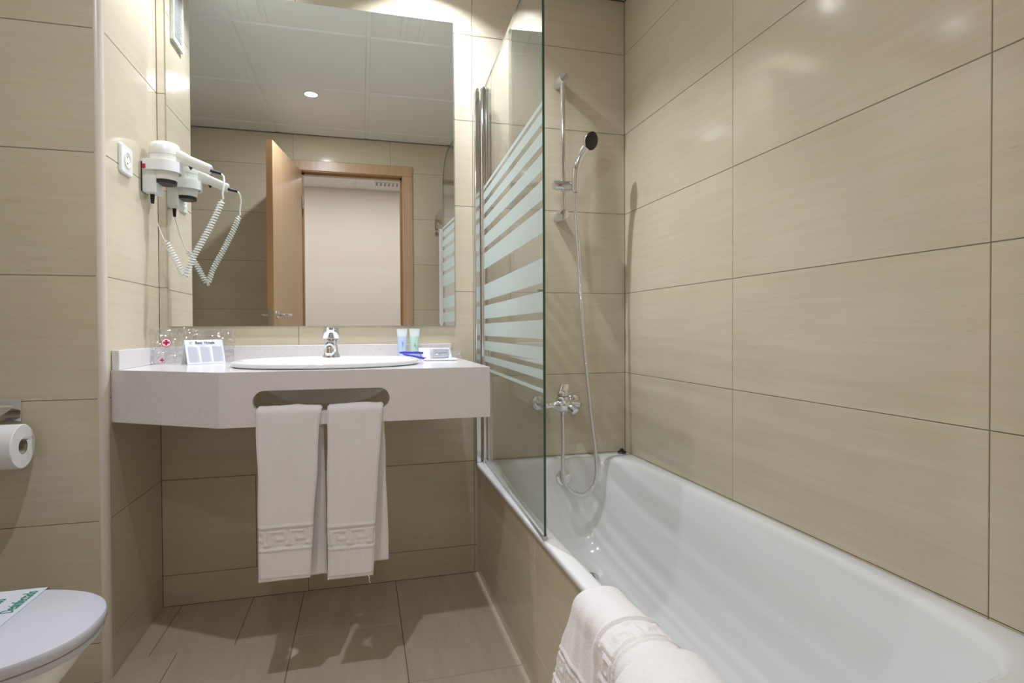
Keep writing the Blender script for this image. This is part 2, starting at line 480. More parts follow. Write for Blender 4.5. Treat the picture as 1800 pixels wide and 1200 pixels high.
# open leaf
A = V(DX0+0.004, YD+0.02, 0); B = V(-1.571, -1.385, 0)
ld = (B-A); LW = ld.length; ld.normalize(); ln = V(-ld.y, ld.x, 0)       # ln points to -x side
if ln.x > 0: ln = -ln
LM = frame(A, ld, ln)      # x along leaf, y to the back, z = cross
def lp(x, y, z): return A + ld*x + ln*y + V(0, 0, z)
mb = MB()
mb.loft([[lp(0, 0, z), lp(LW, 0, z), lp(LW, 0.038, z), lp(0, 0.038, z)] for z in (0.008, 2.07)])
leaf = mb.build('door_leaf', M_WOOD, dr, bevel=0.0015)
mb = MB()
mb.loft([[lp(LW, 0.001, z), lp(LW+0.002, 0.001, z), lp(LW+0.002, 0.037, z), lp(LW, 0.037, z)] for z in (0.008, 2.07)])
mb.build('edge_banding', M_WOODDARK, leaf, smooth=False)
mb = MB()
mb.loft([[lp(LW+0.002, 0.010, z), lp(LW+0.0035, 0.010, z), lp(LW+0.0035, 0.030, z), lp(LW+0.002, 0.030, z)] for z in (0.90, 1.095)])
mb.loft([[lp(LW+0.0035, 0.013, z), lp(LW+0.010, 0.013, z), lp(LW+0.010, 0.026, z), lp(LW+0.0035, 0.026, z)] for z in (1.00, 1.018)])
mb.build('lock_plate', M_STEEL, leaf, smooth=False)
for side in (-1, 1):
    mb = MB(); y0 = 0.0 if side < 0 else 0.038
    zc = 1.052; xc = LW-0.055
    mb.lathe(lp(xc, y0, zc), ln*side, [(0, 0.026), (0.006, 0.026), (0.009, 0.023), (0.009, 0.011)], 24)
    mb.tube(catmull([lp(xc, y0+side*0.006, zc), lp(xc, y0+side*0.035, zc), lp(xc-0.014, y0+side*0.050, zc), lp(xc-0.06, y0+side*0.052, zc+0.001), lp(xc-0.12, y0+side*0.047, zc+0.002)], 6), 0.0095, 12)
    mb.build('door_handle', M_CHROME, leaf)
for zz in (0.25, 1.85):
    mb = MB(); mb.cyl(A+V(0.006, -0.006, zz-0.04), A+V(0.006, -0.006, zz+0.04), 0.006, 12); mb.build('hinge', M_STEEL, leaf)

# ---------------------------------------------------------------- downlights
def can_light(x, y, label):
    t = thing('ceiling_downlight', label, 'lamp', (x, y, ZC))
    m = MB(); m.lathe((x, y, ZC), (0, 0, 1), [(0.0, 0.0625), (-0.004, 0.061), (-0.004, 0.040), (0.0, 0.0385)], 40, False, False)
    m.build('trim_ring', M_PORCFIX, t)
    m = MB(); m.lathe((x, y, ZC), (0, 0, 1), [(-0.001, 0.0385), (0.050, 0.0385), (0.050, 0.0)], 40, False, False)
    m.build('lamp_can', M_STEEL, t)
    m = MB(); m.lathe((x, y, ZC+0.030), (0, 0, 1), [(0, 0.026), (0.004, 0.030)], 32); m.build('lens', M_BULB, t)
def downlight(x, y, label, cat='lamp', r=0.042, group=None):
    t = thing('ceiling_downlight', label, cat, (x, y, ZC), group)
    m = MB(); m.lathe((x, y, ZC-0.004), (0, 0, 1), [(0.0045, r-0.008), (0, r-0.006), (-0.001, r), (0.004, r+0.003)], 32, False, False)
    m.build('trim_ring', M_PORCFIX, t)
    m = MB(); m.lathe((x, y, ZC-0.002), (0, 0, 1), [(0, r-0.006), (0.001, r-0.006)], 32)
    m.build('lens', M_BULB, t)
can_light(*LAMPS[0][:2], 'recessed ceiling downlight close to the mirror wall above the washbasin')
downlight(*LAMPS[1][:2], 'recessed ceiling downlight in mid room, seen glowing in the mirror')
can_light(*LAMPS[2][:2], 'recessed ceiling downlight above the left end of the vanity')
for (x, y, p), s in zip(HALL_LAMPS, ('left', 'right', 'added as fill in front')):
    downlight(x, y, 'recessed downlight in the hall ceiling, %s of the doorway' % s, r=0.07)

# ---------------------------------------------------------------- mirror
MX0, MX1, MZ0, MZ1 = -1.719, -0.724, 0.973, 2.144
t = thing('wall_mirror', 'large frameless rectangular mirror on the tiled wall above the vanity', 'mirror', (MX0, 0, MZ0))
mb = MB(); mb.mi = 0
mb.box((MX0, -0.006, MZ0), (MX1, -0.0005, MZ1)); mb.build('backing', M_MEDGE, t, smooth=False)
mb = MB(); e = 0.0012
mb.poly([(MX0+e, -0.0062, MZ0+e), (MX1-e, -0.0062, MZ0+e), (MX1-e, -0.0062, MZ1-e), (MX0+e, -0.0062, MZ1-e)])
mb.build('mirror_glass', M_MIRROR, t, smooth=False)
mb = MB()
for q in ((0, 0, 0.0), (0.005, 0, 0.0), (0.0025, 0.0045, 0.0)):
    mb.box((MX1-0.018+q[0], -0.0068, MZ0+0.005+q[1]), (MX1-0.0145+q[0], -0.0063, MZ0+0.009+q[1]))
mb.build('corner_mark', M_MEDGE, t, smooth=False)

# ---------------------------------------------------------------- vanity
CT = 0.850; CX1 = -0.718; CYF = -0.600; CXB = -1.432; CYL = -0.398; CB = 0.706
t = thing('vanity_counter', 'wall-hung white speckled stone vanity counter with a towel slot in its front', 'counter', (-1.2, -0.002, CB))
BC = (-1.175, -0.345); BA, BB = 0.277, 0.215
outl = [(XL+0.001, -0.001), (XL+0.001, CYL), (CXB, CYF), (CX1, CYF), (CX1, -0.001)]
def plate_with_hole(outer, hole, to3, thick_vec):
    """bmesh plate: outer & hole loops in 2D, mapped by to3, extruded by thick_vec"""
    bm = bmesh.new(); ed = []
    for loop in (outer, hole):
        vs = [bm.verts.new(to3(*p)) for p in loop]
        for i in range(len(vs)): ed.append(bm.edges.new((vs[i], vs[(i+1) % len(vs)])))
    bmesh.ops.triangle_fill(bm, use_beauty=True, use_dissolve=False, edges=ed)
    fs = list(bm.faces)
    r = bmesh.ops.extrude_face_region(bm, geom=fs, use_keep_orig=True)
    bmesh.ops.translate(bm, verts=[v for v in r['geom'] if isinstance(v, bmesh.types.BMVert)], vec=thick_vec)
    bmesh.ops.recalc_face_normals(bm, faces=bm.faces)
    bm.verts.index_update()
    vs = [tuple(v.co) for v in bm.verts]; f = [tuple(v.index for v in p.verts) for p in bm.faces]; bm.free()
    return vs, f
def add_raw(mb, vf):
    b = len(mb.v); mb.v += vf[0]
    for f in vf[1]: mb.face([b+i for i in f])
hole = [(BC[0]+(BA-0.03)*math.cos(a), BC[1]+(BB-0.03)*math.sin(a)) for a in [2*PI*k/48 for k in range(48)]]
mb = MB(); add_raw(mb, plate_with_hole(outl, hole, lambda x, y: (x, y, CT), V(0, 0, -0.02)))
mb.build('countertop', M_QUARTZ, t, angle=30)
mb = MB()
# front apron with slot
SZ0, SZ1, SX0, SX1 = 0.742, 0.800, -1.352, -1.002
rr = (SZ1-SZ0)/2
slot = []
for k in range(13):
    a = -PI/2 + PI*k/12; slot.append((SX1-rr+rr*math.cos(a), (SZ0+SZ1)/2+rr*math.sin(a)))
for k in range(13):
    a = PI/2 + PI*k/12; slot.append((SX0+rr+rr*math.cos(a), (SZ0+SZ1)/2+rr*math.sin(a)))
outer = [(CXB, CB), (CX1, CB), (CX1, CT-0.020), (CXB, CT-0.020)]
add_raw(mb, plate_with_hole(outer, slot, lambda x, z: (x, CYF, z), V(0, 0.02, 0)))
dv = (V(CXB, CYF, 0)-V(XL+0.001, CYL, 0)).normalized(); nv = V(-dv.y, dv.x, 0)
if nv.y < 0: nv = -nv
p0, p1 = V(XL+0.001, CYL, 0), V(CXB, CYF, 0)
mb.loft([[p0+V(0, 0, z), p1+V(0, 0, z), p1+nv*0.02+V(0.004, 0, z), p0+V(0, 0.025, z)] for z in (CB, CT-0.020)])
mb.box((CX1-0.02, CYF+0.02, CB), (CX1, -0.001, CT-0.020))
mb.build('apron', M_QUARTZ, t, angle=30)
mb = MB()
mb.box((XL+0.001, -0.020, CT), (-0.742, -0.001, 0.905))
mb.box((XL+0.001, CYL+0.004, CT), (XL+0.020, -0.0202, 0.905))
mb.build('upstand', M_QUARTZ, t, bevel=0.0015)

# washbasin
t = thing('washbasin', 'oval white ceramic drop-in washbasin set in the vanity counter', 'sink', (BC[0], BC[1], CT))
mb = MB()
def ell(a, b, z, n=96, dy=0): return [V(BC[0]+a*math.cos(2*PI*k/n), BC[1]+dy+b*math.sin(2*PI*k/n), z) for k in range(n)]
R_ = []
for o_, z in ((-0.004, 0.0012), (0.0, 0.004), (0.002, 0.009), (0.0, 0.014), (-0.006, 0.018), (-0.014, 0.0195), (-0.022, 0.0185)):
    R_.append(ell(BA+o_, BB+o_, CT+z))
for ia, ib, z, dy in ((0.034, 0.048, 0.0150, -0.02), (0.045, 0.062, -0.004, -0.022), (0.06, 0.075, -0.028, -0.02), (0.09, 0.098, -0.060, -0.018), (0.135, 0.128, -0.086, -0.014), (0.18, 0.16, -0.101, -0.008), (0.235, 0.19, -0.108, -0.004)):
    R_.append(ell(BA-ia, BB-ib, CT+z, dy=dy))
for ia, ib, z in ((0.235, 0.185, -0.118), (0.17, 0.15, -0.112), (0.13, 0.12, -0.095), (0.08, 0.082, -0.065), (0.038, 0.042, -0.022), (0.034, 0.034, -0.001)):
    R_.append(ell(BA-ia, BB-ib, CT+z, dy=-0.004))
mb.loft(R_, True, False, False, wrap=True)
basin = mb.build('bowl', M_PORC, t, angle=60)
mb = MB(); mb.lathe((BC[0], BC[1]-0.004, CT-0.107), (0, 0, 1), [(0, 0.03), (0.002, 0.03), (0.003, 0.026), (0.001, 0.018), (0.001, 0.0)], 24)
mb.build('drain', M_CHROME, t)
# faucet
FX, FY, FZ = -1.171, -0.268, CT+0.0180
t = thing('basin_faucet', 'chrome single-lever mixer tap on the back rim of the washbasin', 'faucet', (FX, FY, FZ))
mb = MB()
mb.lathe((FX, FY, FZ), (0, 0, 1), [(0, 0.0275), (0.003, 0.028), (0.008, 0.0265), (0.016, 0.0225), (0.028, 0.0205), (0.045, 0.0205), (0.058, 0.0225), (0.062, 0.0225)], 36)
mb.build('body', M_CHROME, t)
mb = MB()
path = catmull([(FX, FY-0.010, FZ+0.0266), (FX, FY-0.045, FZ+0.0381), (FX, FY-0.085, FZ+0.0425), (FX, FY-0.112, FZ+0.0372)], 6)
mb.tube(path, [0.017-0.004*i/(len(path)-1) for i in range(len(path))], 20)
mb.lathe((FX, FY-0.106, FZ+0.0381), (0, -0.35, -1), [(0, 0.012), (0.022, 0.0125), (0.024, 0.011), (0.020, 0.009), (0.020, 0.0)], 24)
mb.build('spout', M_CHROME, t)
mb = MB()
def rr_ring(cx, cy, a, b, z, n=4): return superell(cx, cy, a, b, n, z, 32)
mb.loft([rr_ring(FX, FY-0.004, 0.026, 0.026, FZ+0.0637), rr_ring(FX, FY-0.006, 0.0265, 0.030, FZ+0.0708), rr_ring(FX, FY-0.008, 0.025, 0.031, FZ+0.0841), rr_ring(FX, FY-0.010, 0.022, 0.031, FZ+0.0956), rr_ring(FX, FY-0.012, 0.019, 0.030, FZ+0.0996)])
mb.loft([[V(FX-sx, FY-0.03-d, FZ+0.0885+h), V(FX+sx, FY-0.03-d, FZ+0.0885+h), V(FX+sx, FY-0.03-d, FZ+0.0947+h), V(FX-sx, FY-0.03-d, FZ+0.0947+h)] for d, h, sx in ((-0.01, 0, 0.016), (0.02, 0.004, 0.013), (0.045, 0.010, 0.009))])
mb.build('lever_handle', M_CHROME, t, bevel=0.0015)

# ---------------------------------------------------------------- terry towels
def meander(u, w):
    """greek key relief, u along the band (m), w across 0..1; returns 0/1 height"""
    per = 0.052; p = (u/per) % 1.0
    def seg(a, b, c, d): return a <= p <= b and c <= w <= d
    th = 0.16; tp = 0.10
    h = seg(0.0, 0.80, 1-th, 1) or seg(0.0, tp, 0, 1) or seg(0.70, 0.80, 0.34, 1) or seg(0.30, 0.80, 0.34, 0.34+th) or seg(0.30, 0.40, 0.34, 0.68) or seg(0.80, 1.0, 0, th) or seg(0.0, 0.1, 0, th) or seg(0.95, 1.0, 0, 1)
    return 1.0 if h else 0.0
def band_height(s, u, bands):
    """s distance from hem; bands list of (start, width)"""
    h = 0.0
    for (b0, bw) in bands:
        if b0 <= s <= b0+bw:
            q = (s-b0)/bw
            if q < 0.10 or q > 0.90: h = 0.0020
            elif q < 0.19 or q > 0.81: h = -0.0024
            else:
                h = 0.0022*meander(u, (q-0.19)/0.62) - 0.0014
    if s < 0.006: h -= 0.0018
    elif s < 0.009: h -= 0.0028
    return h
def sheet(mb, prof, edge0, edge1, thick, nu, bands0=(), bands1=(), rip=0.003, seed=0.0, puff=0.0):
    """draped strip. prof: list of Vector points along the drape (dense), edge0/edge1(t,k) -> positions along the width axis.
    prof gives (a, z) in the plane across the bar; width axis along W. Returns nothing"""
    pass
def drape(name, prof, lat, nrm_fn, widths, thick, parent, label=None, bands=(), bands_end=(), du=0.0026, rip=0.002, seed=0.0, mat=None, cross=None):
    """prof: list of 3D points (across the bar), lat: unit vector along the width, widths: f(t)->(w0,w1), t in 0..1 along profile.
    bands measured from profile start; bands_end from profile end."""
    P = [Vector(p) for p in prof]
    # resample
    cum = [0.0]
    for a, b in zip(P[:-1], P[1:]): cum.append(cum[-1]+(b-a).length)
    Lt = cum[-1]; n = max(8, int(Lt/du)); pts = []
    j = 0
    for i in range(n+1):
        s = Lt*i/n
        while j < len(cum)-2 and cum[j+1] < s: j += 1
        k = (s-cum[j])/max(1e-9, cum[j+1]-cum[j]); pts.append(P[j].lerp(P[j+1], k))
    wmax = max(abs(widths(i/20)[1]-widths(i/20)[0]) for i in range(21)); nu = max(6, int(wmax/du))
    top = []; bot = []
    lat = Vector(lat)
    for i, p in enumerate(pts):
        d = (pts[min(i+2, n)] - pts[max(i-2, 0)]).normalized()
        nn = lat.cross(d).normalized()
        if nn.dot(nrm_fn(p)) < 0: nn = -nn
        t = i/n; s = Lt*t; w0, w1 = widths(t)
        rt = []; rb = []
        for k in range(nu+1):
            q = k/nu; x = w0+(w1-w0)*q
            edge = min(q, 1-q)*abs(w1-w0)
            rnd = 1.0 - math.sqrt(max(0.0, 1-min(1.0, edge/(thick*0.5+1e-6))**1.0)) if edge < thick*0.5 else 1.0
            endd = min(s, Lt-s)
            rnd *= min(1.0, 0.35+0.65*math.sqrt(min(1.0, endd/(thick*0.5))))
            h = 0.0
            if bands: h += band_height(s, x+10, bands)
            if bands_end: h += band_height(Lt-s, x+10, bands_end)
            if cross:
                xw = (x-cross[0])/cross[1]
                if 0 <= xw <= 1:
                    h += 0.0026 if (xw < 0.09 or xw > 0.91) else (-0.0022 if (xw < 0.18 or xw > 0.82) else 0.0024*meander(s, (xw-0.18)/0.64)-0.0012)
            wv = rip*noise.noise(V(x*14+seed, s*5, seed*3)) + 0.6*rip*noise.noise(V(x*40+seed, s*11, 5+seed))
            side = rip*0.8*noise.noise(V(seed, s*9, 7))
            c = p + lat*(x+side) + nn*wv*min(1, s/0.02+0.3)
            rt.append(c + nn*(thick/2*rnd+h)); rb.append(c - nn*(thick/2*rnd))
        top.append(rt); bot.append(rb)
    mb = MB()
    mb.loft([rt + rb[::-1] for rt, rb in zip(top, bot)], True, True, True)
    o = mb.build(name, mat or M_TOWEL, parent, angle=70)
    if label: o['label'] = label
    return o
def over_bar(cy, zt, rf, front, back, steps=10):
    """profile in YZ plane around a bar whose centre is y=cy: front side is -y; from front hem up, over, down to the back hem"""
    pts = [V(0, cy-rf-0.004, front), V(0, cy-rf-0.002, (front+zt)/2), V(0, cy-rf, zt-rf)]
    for k in range(1, steps):
        a = PI*k/steps
        pts.append(V(0, cy-rf*math.cos(a), zt-rf+rf*math.sin(a)))
    pts += [V(0, cy+rf, zt-rf), V(0, cy+rf+0.001, (zt+back)/2), V(0, cy+rf+0.004, back)]
    return pts
def hand_towel(label, x0t, x1t, x0b, x1b, xb1, zf, zb, zt, seed):
    tz = zt-zf
    prof = over_bar(-0.590, zt, 0.0160, zf, zb)
    Ltot = (zt-zf)+(zt-zb)
    tf = (zt-zf)/Ltot
    def wd(t):
        if t < tf:
            k = 1-t/tf        # 1 at the front hem
            return (x0t+(x0b-x0t)*k, x1t+(x1b-x1t)*k**0.8)
        k = (t-tf)/(1-tf)
        return (x0t+0.004*k, x1t+(xb1-x1t)*k)
    r = thing('hand_towel', label, 'towel', (0.5*(x0t+x1t), -0.59, zf), None)
    drape('towel_cloth', prof, (1, 0, 0), lambda p: (p-V(0, -0.59, zt-0.05)).normalized() if p.z > zt-0.03 else V(0, -1 if p.y < -0.59 else 1, 0),
          wd, 0.0095, r, bands=[(0.080, 0.066)], bands_end=[(0.080, 0.066)], seed=seed, rip=0.0035)
    return r
hand_towel('folded white hand towel hanging through the counter slot, the left one of two', -1.343, -1.179, -1.340, -1.213, -1.172, 0.300, 0.290, 0.7545, 1.3)
r = hand_towel('white hand towel with a loose thread in the counter slot, right of the other one', -1.166, -1.018, -1.169, -1.050, -1.006, 0.288, 0.312, 0.7555, 8.1)
mb = MB(); mb.tube(catmull([(-1.064, -0.613, 0.292), (-1.060, -0.617, 0.284), (-1.061, -0.617, 0.276), (-1.057, -0.616, 0.270)], 4), 0.0012, 6); mb.build('loose_thread', M_TOWEL, r)

# ---------------------------------------------------------------- bathtub
TZ = 0.441
t = thing('bathtub', 'long white enamelled bathtub along the right wall behind the glass screen', 'bathtub', (-0.32, -0.83, 0.03))
mb = MB()
ocx, ocy, oa, ob = -0.3250, -0.828, 0.3235, 0.826
icx, icy, ia, ib = -0.325, -0.822, 0.288, 0.764
Rn = [superell(ocx, ocy, oa-0.010, ob-0.010, 40, 0.424, 160), superell(ocx, ocy, oa-0.001, ob-0.001, 40, 0.4245, 160), superell(ocx, ocy, oa, ob, 40, 0.4255, 160),
      superell(ocx, ocy, oa, ob, 40, TZ-0.006, 160), superell(ocx, ocy, oa-0.002, ob-0.002, 40, TZ-0.0015, 160), superell(ocx, ocy, oa-0.006, ob-0.006, 40, TZ, 160)]
for ins, z, n_, sh in ((-0.004, TZ, 7, 0), (0.002, TZ-0.0012, 6.5, 0), (0.008, TZ-0.006, 6, 0), (0.014, TZ-0.018, 6, 0), (0.020, TZ-0.05, 5.5, 0), (0.027, 0.34, 5, 0.004), (0.036, 0.28, 4.6, 0.01), (0.048, 0.21, 4.2, 0.018), (0.064, 0.15, 3.8, 0.028), (0.085, 0.11, 3.5, 0.036), (0.115, 0.085, 3.3, 0.042), (0.155, 0.075, 3, 0.045), (0.20, 0.072, 2.6, 0.045), (0.255, 0.070, 2.2, 0.045)):
    Rn.append(superell(icx, icy+sh, ia-ins, ib-ins-sh, n_, z, 160))
mb.loft(Rn, True, False, True)
mb.build('tub_shell', M_TUB, t, angle=75)
mb = MB(); DRN = (-0.298, -0.318, 0.0730)
mb.lathe(DRN, (0, 0, 1), [(0, 0.034), (0.003, 0.034), (0.005, 0.030), (0.003, 0.024), (0.0005, 0.022)], 32, True, False); mb.build('drain_ring', M_CHROME, t)
mb = MB(); mb.lathe((DRN[0], DRN[1], DRN[2]+0.0006), (0, 0, 1), [(0, 0.022), (0.0005, 0.022)], 32); mb.build('drain_hole', M_BLACK, t)
mb = MB(); mb.lathe((-0.310, -0.084, 0.372), (0, -1, 0.12), [(-0.008, 0.028), (0.004, 0.031), (0.008, 0.029), (0.010, 0.022), (0.011, 0.0)], 36); mb.build('overflow_cap', M_CHROME, t)
tag(MB.build((lambda m: (m.lathe((-0.030, -0.030, TZ+0.0005), (0, 0, 1), [(0, 0.017), (0.004, 0.0185), (0.008, 0.015), (0.010, 0.009), (0.016, 0.008), (0.018, 0.004)], 24), m)[1])(MB()), 'bath_plug', M_RUBBER),
    'black rubber bath plug sitting on the far corner of the bathtub rim', 'plug')

# bath towel over the rim
bt = thing('bath_towel', 'thick folded white bath towel with key-pattern bands draped over the bathtub rim', 'towel', (-0.62, -1.5, TZ))
def rim_prof(off, zo, zi):
    xo, xi, zt = -0.661-off, -0.609+off*0.6, TZ+0.006+off*0.45
    xc, hw, hh = (xo+xi)/2, (xi-xo)/2, 0.020+off*0.7
    pts = [V(xo-0.012, 0, zo), V(xo-0.007, 0, (zo+zt)/2), V(xo, 0, zt-hh-0.02)]
    for k in range(0, 17):
        a = PI*k/16; pts.append(V(xc-hw*math.cos(a), 0, zt-hh+hh*math.sin(a)**0.8))
    pts += [V(xi+0.008, 0, zt-hh-0.04), V(xi+0.022, 0, (zi+zt)/2-0.01), V(xi+0.034, 0, zi)]
    return pts
def nrm_rim(p): return (p-V(-0.630, 0, TZ-0.10)).normalized()
drape('under_fold', rim_prof(0.017, 0.165, 0.20), (0, -1, 0), nrm_rim, lambda t: (1.188-0.128*max(0, 1-t/0.52), 1.640), 0.026, bt, bands=[(0.085, 0.078)], rip=0.005, seed=3.2, du=0.003)
drape('middle_fold', rim_prof(0.034, 0.18, 0.22), (0, -1, 0), nrm_rim, lambda t: (1.318-0.02*max(0, 1-t/0.5), 1.632), 0.018, bt, rip=0.004, seed=5.2, du=0.0028, cross=(1.327, 0.078))
drape('upper_fold', rim_prof(0.062, 0.20, 0.25), (0, -1, 0), nrm_rim, lambda t: (1.445, 1.625), 0.016, bt, rip=0.003, seed=9.2, du=0.004)

# ---------------------------------------------------------------- glass shower screen
t = thing('shower_screen', 'clear glass bath screen with frosted horizontal stripes standing on the bathtub rim', 'shower screen', (-0.62, -0.03, TZ))
GA = V(-0.611, -0.040, 0); GB = V(-0.645, -0.885, 0); gd = (GB-GA).normalized(); gn = V(gd.y, -gd.x, 0).normalized()
if gn.x > 0: gn = -gn
GW = (GB-GA).length; GZ0, GZ1, GR = TZ+0.010, 1.886, 0.15
def gp(s, z, d): return GA + gd*s + gn*d + V(0, 0, z)
STR = [(1.498, 1.510), (1.457, 1.486), (1.405, 1.438), (1.344, 1.385), (1.273, 1.320), (1.192, 1.253), (1.071, 1.131), (1.000, 1.050), (0.934, 0.981), (0.880, 0.914), (0.835, 0.858), (0.802, 0.812)]
def right_edge(z):
    if z <= GZ1-GR: return GW
    q = (z-(GZ1-GR))/GR
    return GW-GR+GR*math.sqrt(max(0.0, 1-q*q))
zs = sorted(set([GZ0, GZ1] + [q for st in STR for q in st] + [GZ1-GR*(1-math.sin(PI/2*k/14)) for k in range(15)]))
zs = [z for i, z in enumerate(zs) if i == 0 or z-zs[i-1] > 1e-5]
mb = MB()
for z0, z1 in zip(zs[:-1], zs[1:]):
    fr = any(a-1e-6 <= z0 and z1 <= b+1e-6 for a, b in STR)
    e0, e1 = right_edge(z0), right_edge(z1)
    q = [gp(0, z0, 0.003), gp(e0, z0, 0.003), gp(e1, z1, 0.003), gp(0, z1, 0.003)]
    p = [gp(0, z0, -0.003), gp(e0, z0, -0.003), gp(e1, z1, -0.003), gp(0, z1, -0.003)]
    mb.mi = 0; mb.poly(q); mb.poly(p[::-1])
    if fr:
        pass
    mb.mi = 1; mb.poly([q[1], p[1], p[2], q[2]])
mb.mi = 1; mb.poly([gp(0, GZ1, 0.003), gp(GW-GR, GZ1, 0.003), gp(GW-GR, GZ1, -0.003), gp(0, GZ1, -0.003)])
bm_ = mb
pane = mb.build('glass_pane', [M_GLASS, M_EDGE], t, smooth=False, recalc=False)
me = pane.data
for p in me.polygons:
    pass
# make face normals point away from the middle of the pane
bm = bmesh.new(); bm.from_mesh(me); bmesh.ops.remove_doubles(bm, verts=bm.verts, dist=1e-5); bmesh.ops.recalc_face_normals(bm, faces=bm.faces); bm.to_mesh(me); bm.free()
mb = MB()
for a, b in STR:
    mb.loft([[gp(0.001, z, 0.0034), gp(GW-0.0005, z, 0.0034), gp(GW-0.0005, z, 0.0032), gp(0.001, z, 0.0032)] for z in (a, b)], True, False, False)
mb.v = mb.v
o = MB()
for a, b in STR: o.poly([gp(0.001, a, 0.0033), gp(GW-0.0005, a, 0.0033), gp(GW-0.0005, b, 0.0033), gp(0.001, b, 0.0033)])
fs = o.build('frosted_stripes', M_FROST, pane, smooth=False)
fs['label'] = 'frosted white horizontal stripes'
mb = MB()
mb.box((-0.6465, -0.034, TZ+0.001), (-0.628, -0.001, 1.880))
mb.build('wall_profile', M_ALU, t, bevel=0.002)
mb = MB()
for x, y, r_p, zt in ((-0.6175, -0.040, 0.0085, 1.890), (-0.602, -0.036, 0.0075, 1.886)):
    mb.cyl((x, y, TZ+0.001), (x, y, zt), r_p, 20)
mb.build('hinge_post', M_CHROME, t)
mb = MB()
for x, y in ((-0.6375, -0.022), (-0.6175, -0.040), (-0.602, -0.036)):
    mb.lathe((x, y, 1.878), (0, 0, 1), [(0, 0.0095), (0.012, 0.0095), (0.016, 0.007), (0.020, 0.003)], 16)
mb.build('end_cap', M_CHROME, t)
mb = MB()
mb.loft([[gp(s, GZ0+0.004, 0.006), gp(s, GZ0+0.004, -0.006), gp(s, TZ+0.0005, -0.004), gp(s, TZ+0.0005, 0.004)] for s in (0.012, GW-0.001)])
mb.build('bottom_seal', M_SEAL, t, smooth=False)

# ---------------------------------------------------------------- shower rail, hand shower, hose, mixer
RX, RY = -0.2965, -0.060
t = thing('shower_rail', 'vertical chrome shower riser rail on two wall brackets', 'shower rail', (RX, 0, 1.41))
mb = MB(); mb.cyl((RX, RY, 1.405), (RX, RY, 1.945), 0.0100, 24); mb.build('pole', M_CHROME, t)
for z in (1.412, 1.951):
    mb = MB(); mb.lathe((RX, -0.001, z), (0, -1, 0), [(0, 0.0215), (0.004, 0.0225), (0.070, 0.0205), (0.076, 0.018), (0.078, 0.010), (0.078, 0.0)], 32); mb.build('wall_bracket', M_CHROME, t)
mb = MB(); zh = 1.527
mb.lathe((RX-0.040, RY-0.004, zh), (1, 0, 0), [(-0.004, 0.012), (-0.003, 0.0175), (0.010, 0.0205), (0.060, 0.0205), (0.062, 0.0175), (0.064, 0.0195), (0.094, 0.0190), (0.101, 0.016)], 32)
mb.build('slide_holder', M_CHROME, t)
# hand shower
HX, HYY = -0.256, -0.088
t = thing('hand_shower', 'chrome hand shower with a round black spray face, held on the riser rail', 'shower head', (HX, HYY, zh-0.03))
hp = catmull([(HX+0.002, HYY, zh-0.030), (HX, HYY, zh), (HX+0.003, HYY-0.004, zh+0.06), (HX+0.018, HYY-0.010, zh+0.110), (HX+0.036, HYY-0.020, zh+0.142)], 8)
mb = MB(); mb.tube(hp, [0.0125+0.0040*(i/(len(hp)-1)) for i in range(len(hp))], 20); mb.build('handle', M_CHROME, t)
hc = V(HX+0.055, HYY-0.030, zh+0.168); hdir = V(0.40, -0.85, -0.30).normalized()
mb = MB(); mb.lathe(hc-hdir*0.030, hdir, [(0, 0.006), (0.004, 0.016), (0.012, 0.028), (0.024, 0.0345), (0.030, 0.0360), (0.033, 0.0350)], 40, True, False); mb.build('shower_head', M_CHROME, t)
mb = MB(); mb.lathe(hc-hdir*0.0, hdir, [(0, 0.0345), (0.004, 0.0345), (0.006, 0.032), (0.007, 0.0)], 40); mb.build('spray_face', M_BLACK, t)
# mixer
BX, BYY, BZ = -0.312, -0.088, 0.660
t = thing('bath_mixer', 'chrome wall-mounted single-lever bath mixer above the bathtub', 'faucet', (BX, 0, BZ))
mb = MB(); mb.lathe((BX-0.028, BYY, BZ), (1, 0, 0), [(-0.020, 0.014), (-0.004, 0.016), (0.004, 0.024), (0.016, 0.029), (0.040, 0.030), (0.054, 0.025), (0.062, 0.016), (0.076, 0.014)], 36)
mb.lathe((BX, BYY-0.002, BZ), (0, -0.10, 1), [(0.0, 0.024), (0.020, 0.027), (0.030, 0.0265), (0.036, 0.022)], 32)
mb.tube(catmull([(BX+0.018, BYY-0.006, BZ-0.004), (BX+0.028, BYY-0.028, BZ-0.010), (BX+0.036, BYY-0.046, BZ-0.022)], 5), [0.018-0.004*k/10 for k in range(11)], 20)
for s in (-1, 1):
    x = BX+s*0.075
    mb.tube(catmull([(BX+s*0.045, BYY, BZ), (BX+s*0.066, BYY, BZ), (x, BYY+0.012, BZ), (x, BYY+0.035, BZ), (x, -0.006, BZ)], 5), 0.013, 16)
mb.lathe((BX+0.0, BYY-0.002, BZ-0.010), (0, 0, -1), [(0, 0.012), (0.022, 0.011), (0.024, 0.009), (0.034, 0.009)], 20)
mb.build('body', M_CHROME, t)
for s in (-1, 1):
    mb = MB(); mb.lathe((BX+s*0.075, -0.001, BZ), (0, -1, 0), [(0, 0.0335), (0.006, 0.033), (0.016, 0.026), (0.019, 0.016)], 36); mb.build('escutcheon', M_CHROME, t)
mb = MB()
mb.lathe((BX, BYY-0.0055, BZ+0.0365), (0, -0.05, 1), [(0, 0.022), (0.003, 0.0255), (0.016, 0.025), (0.022, 0.021), (0.024, 0.0)], 32)
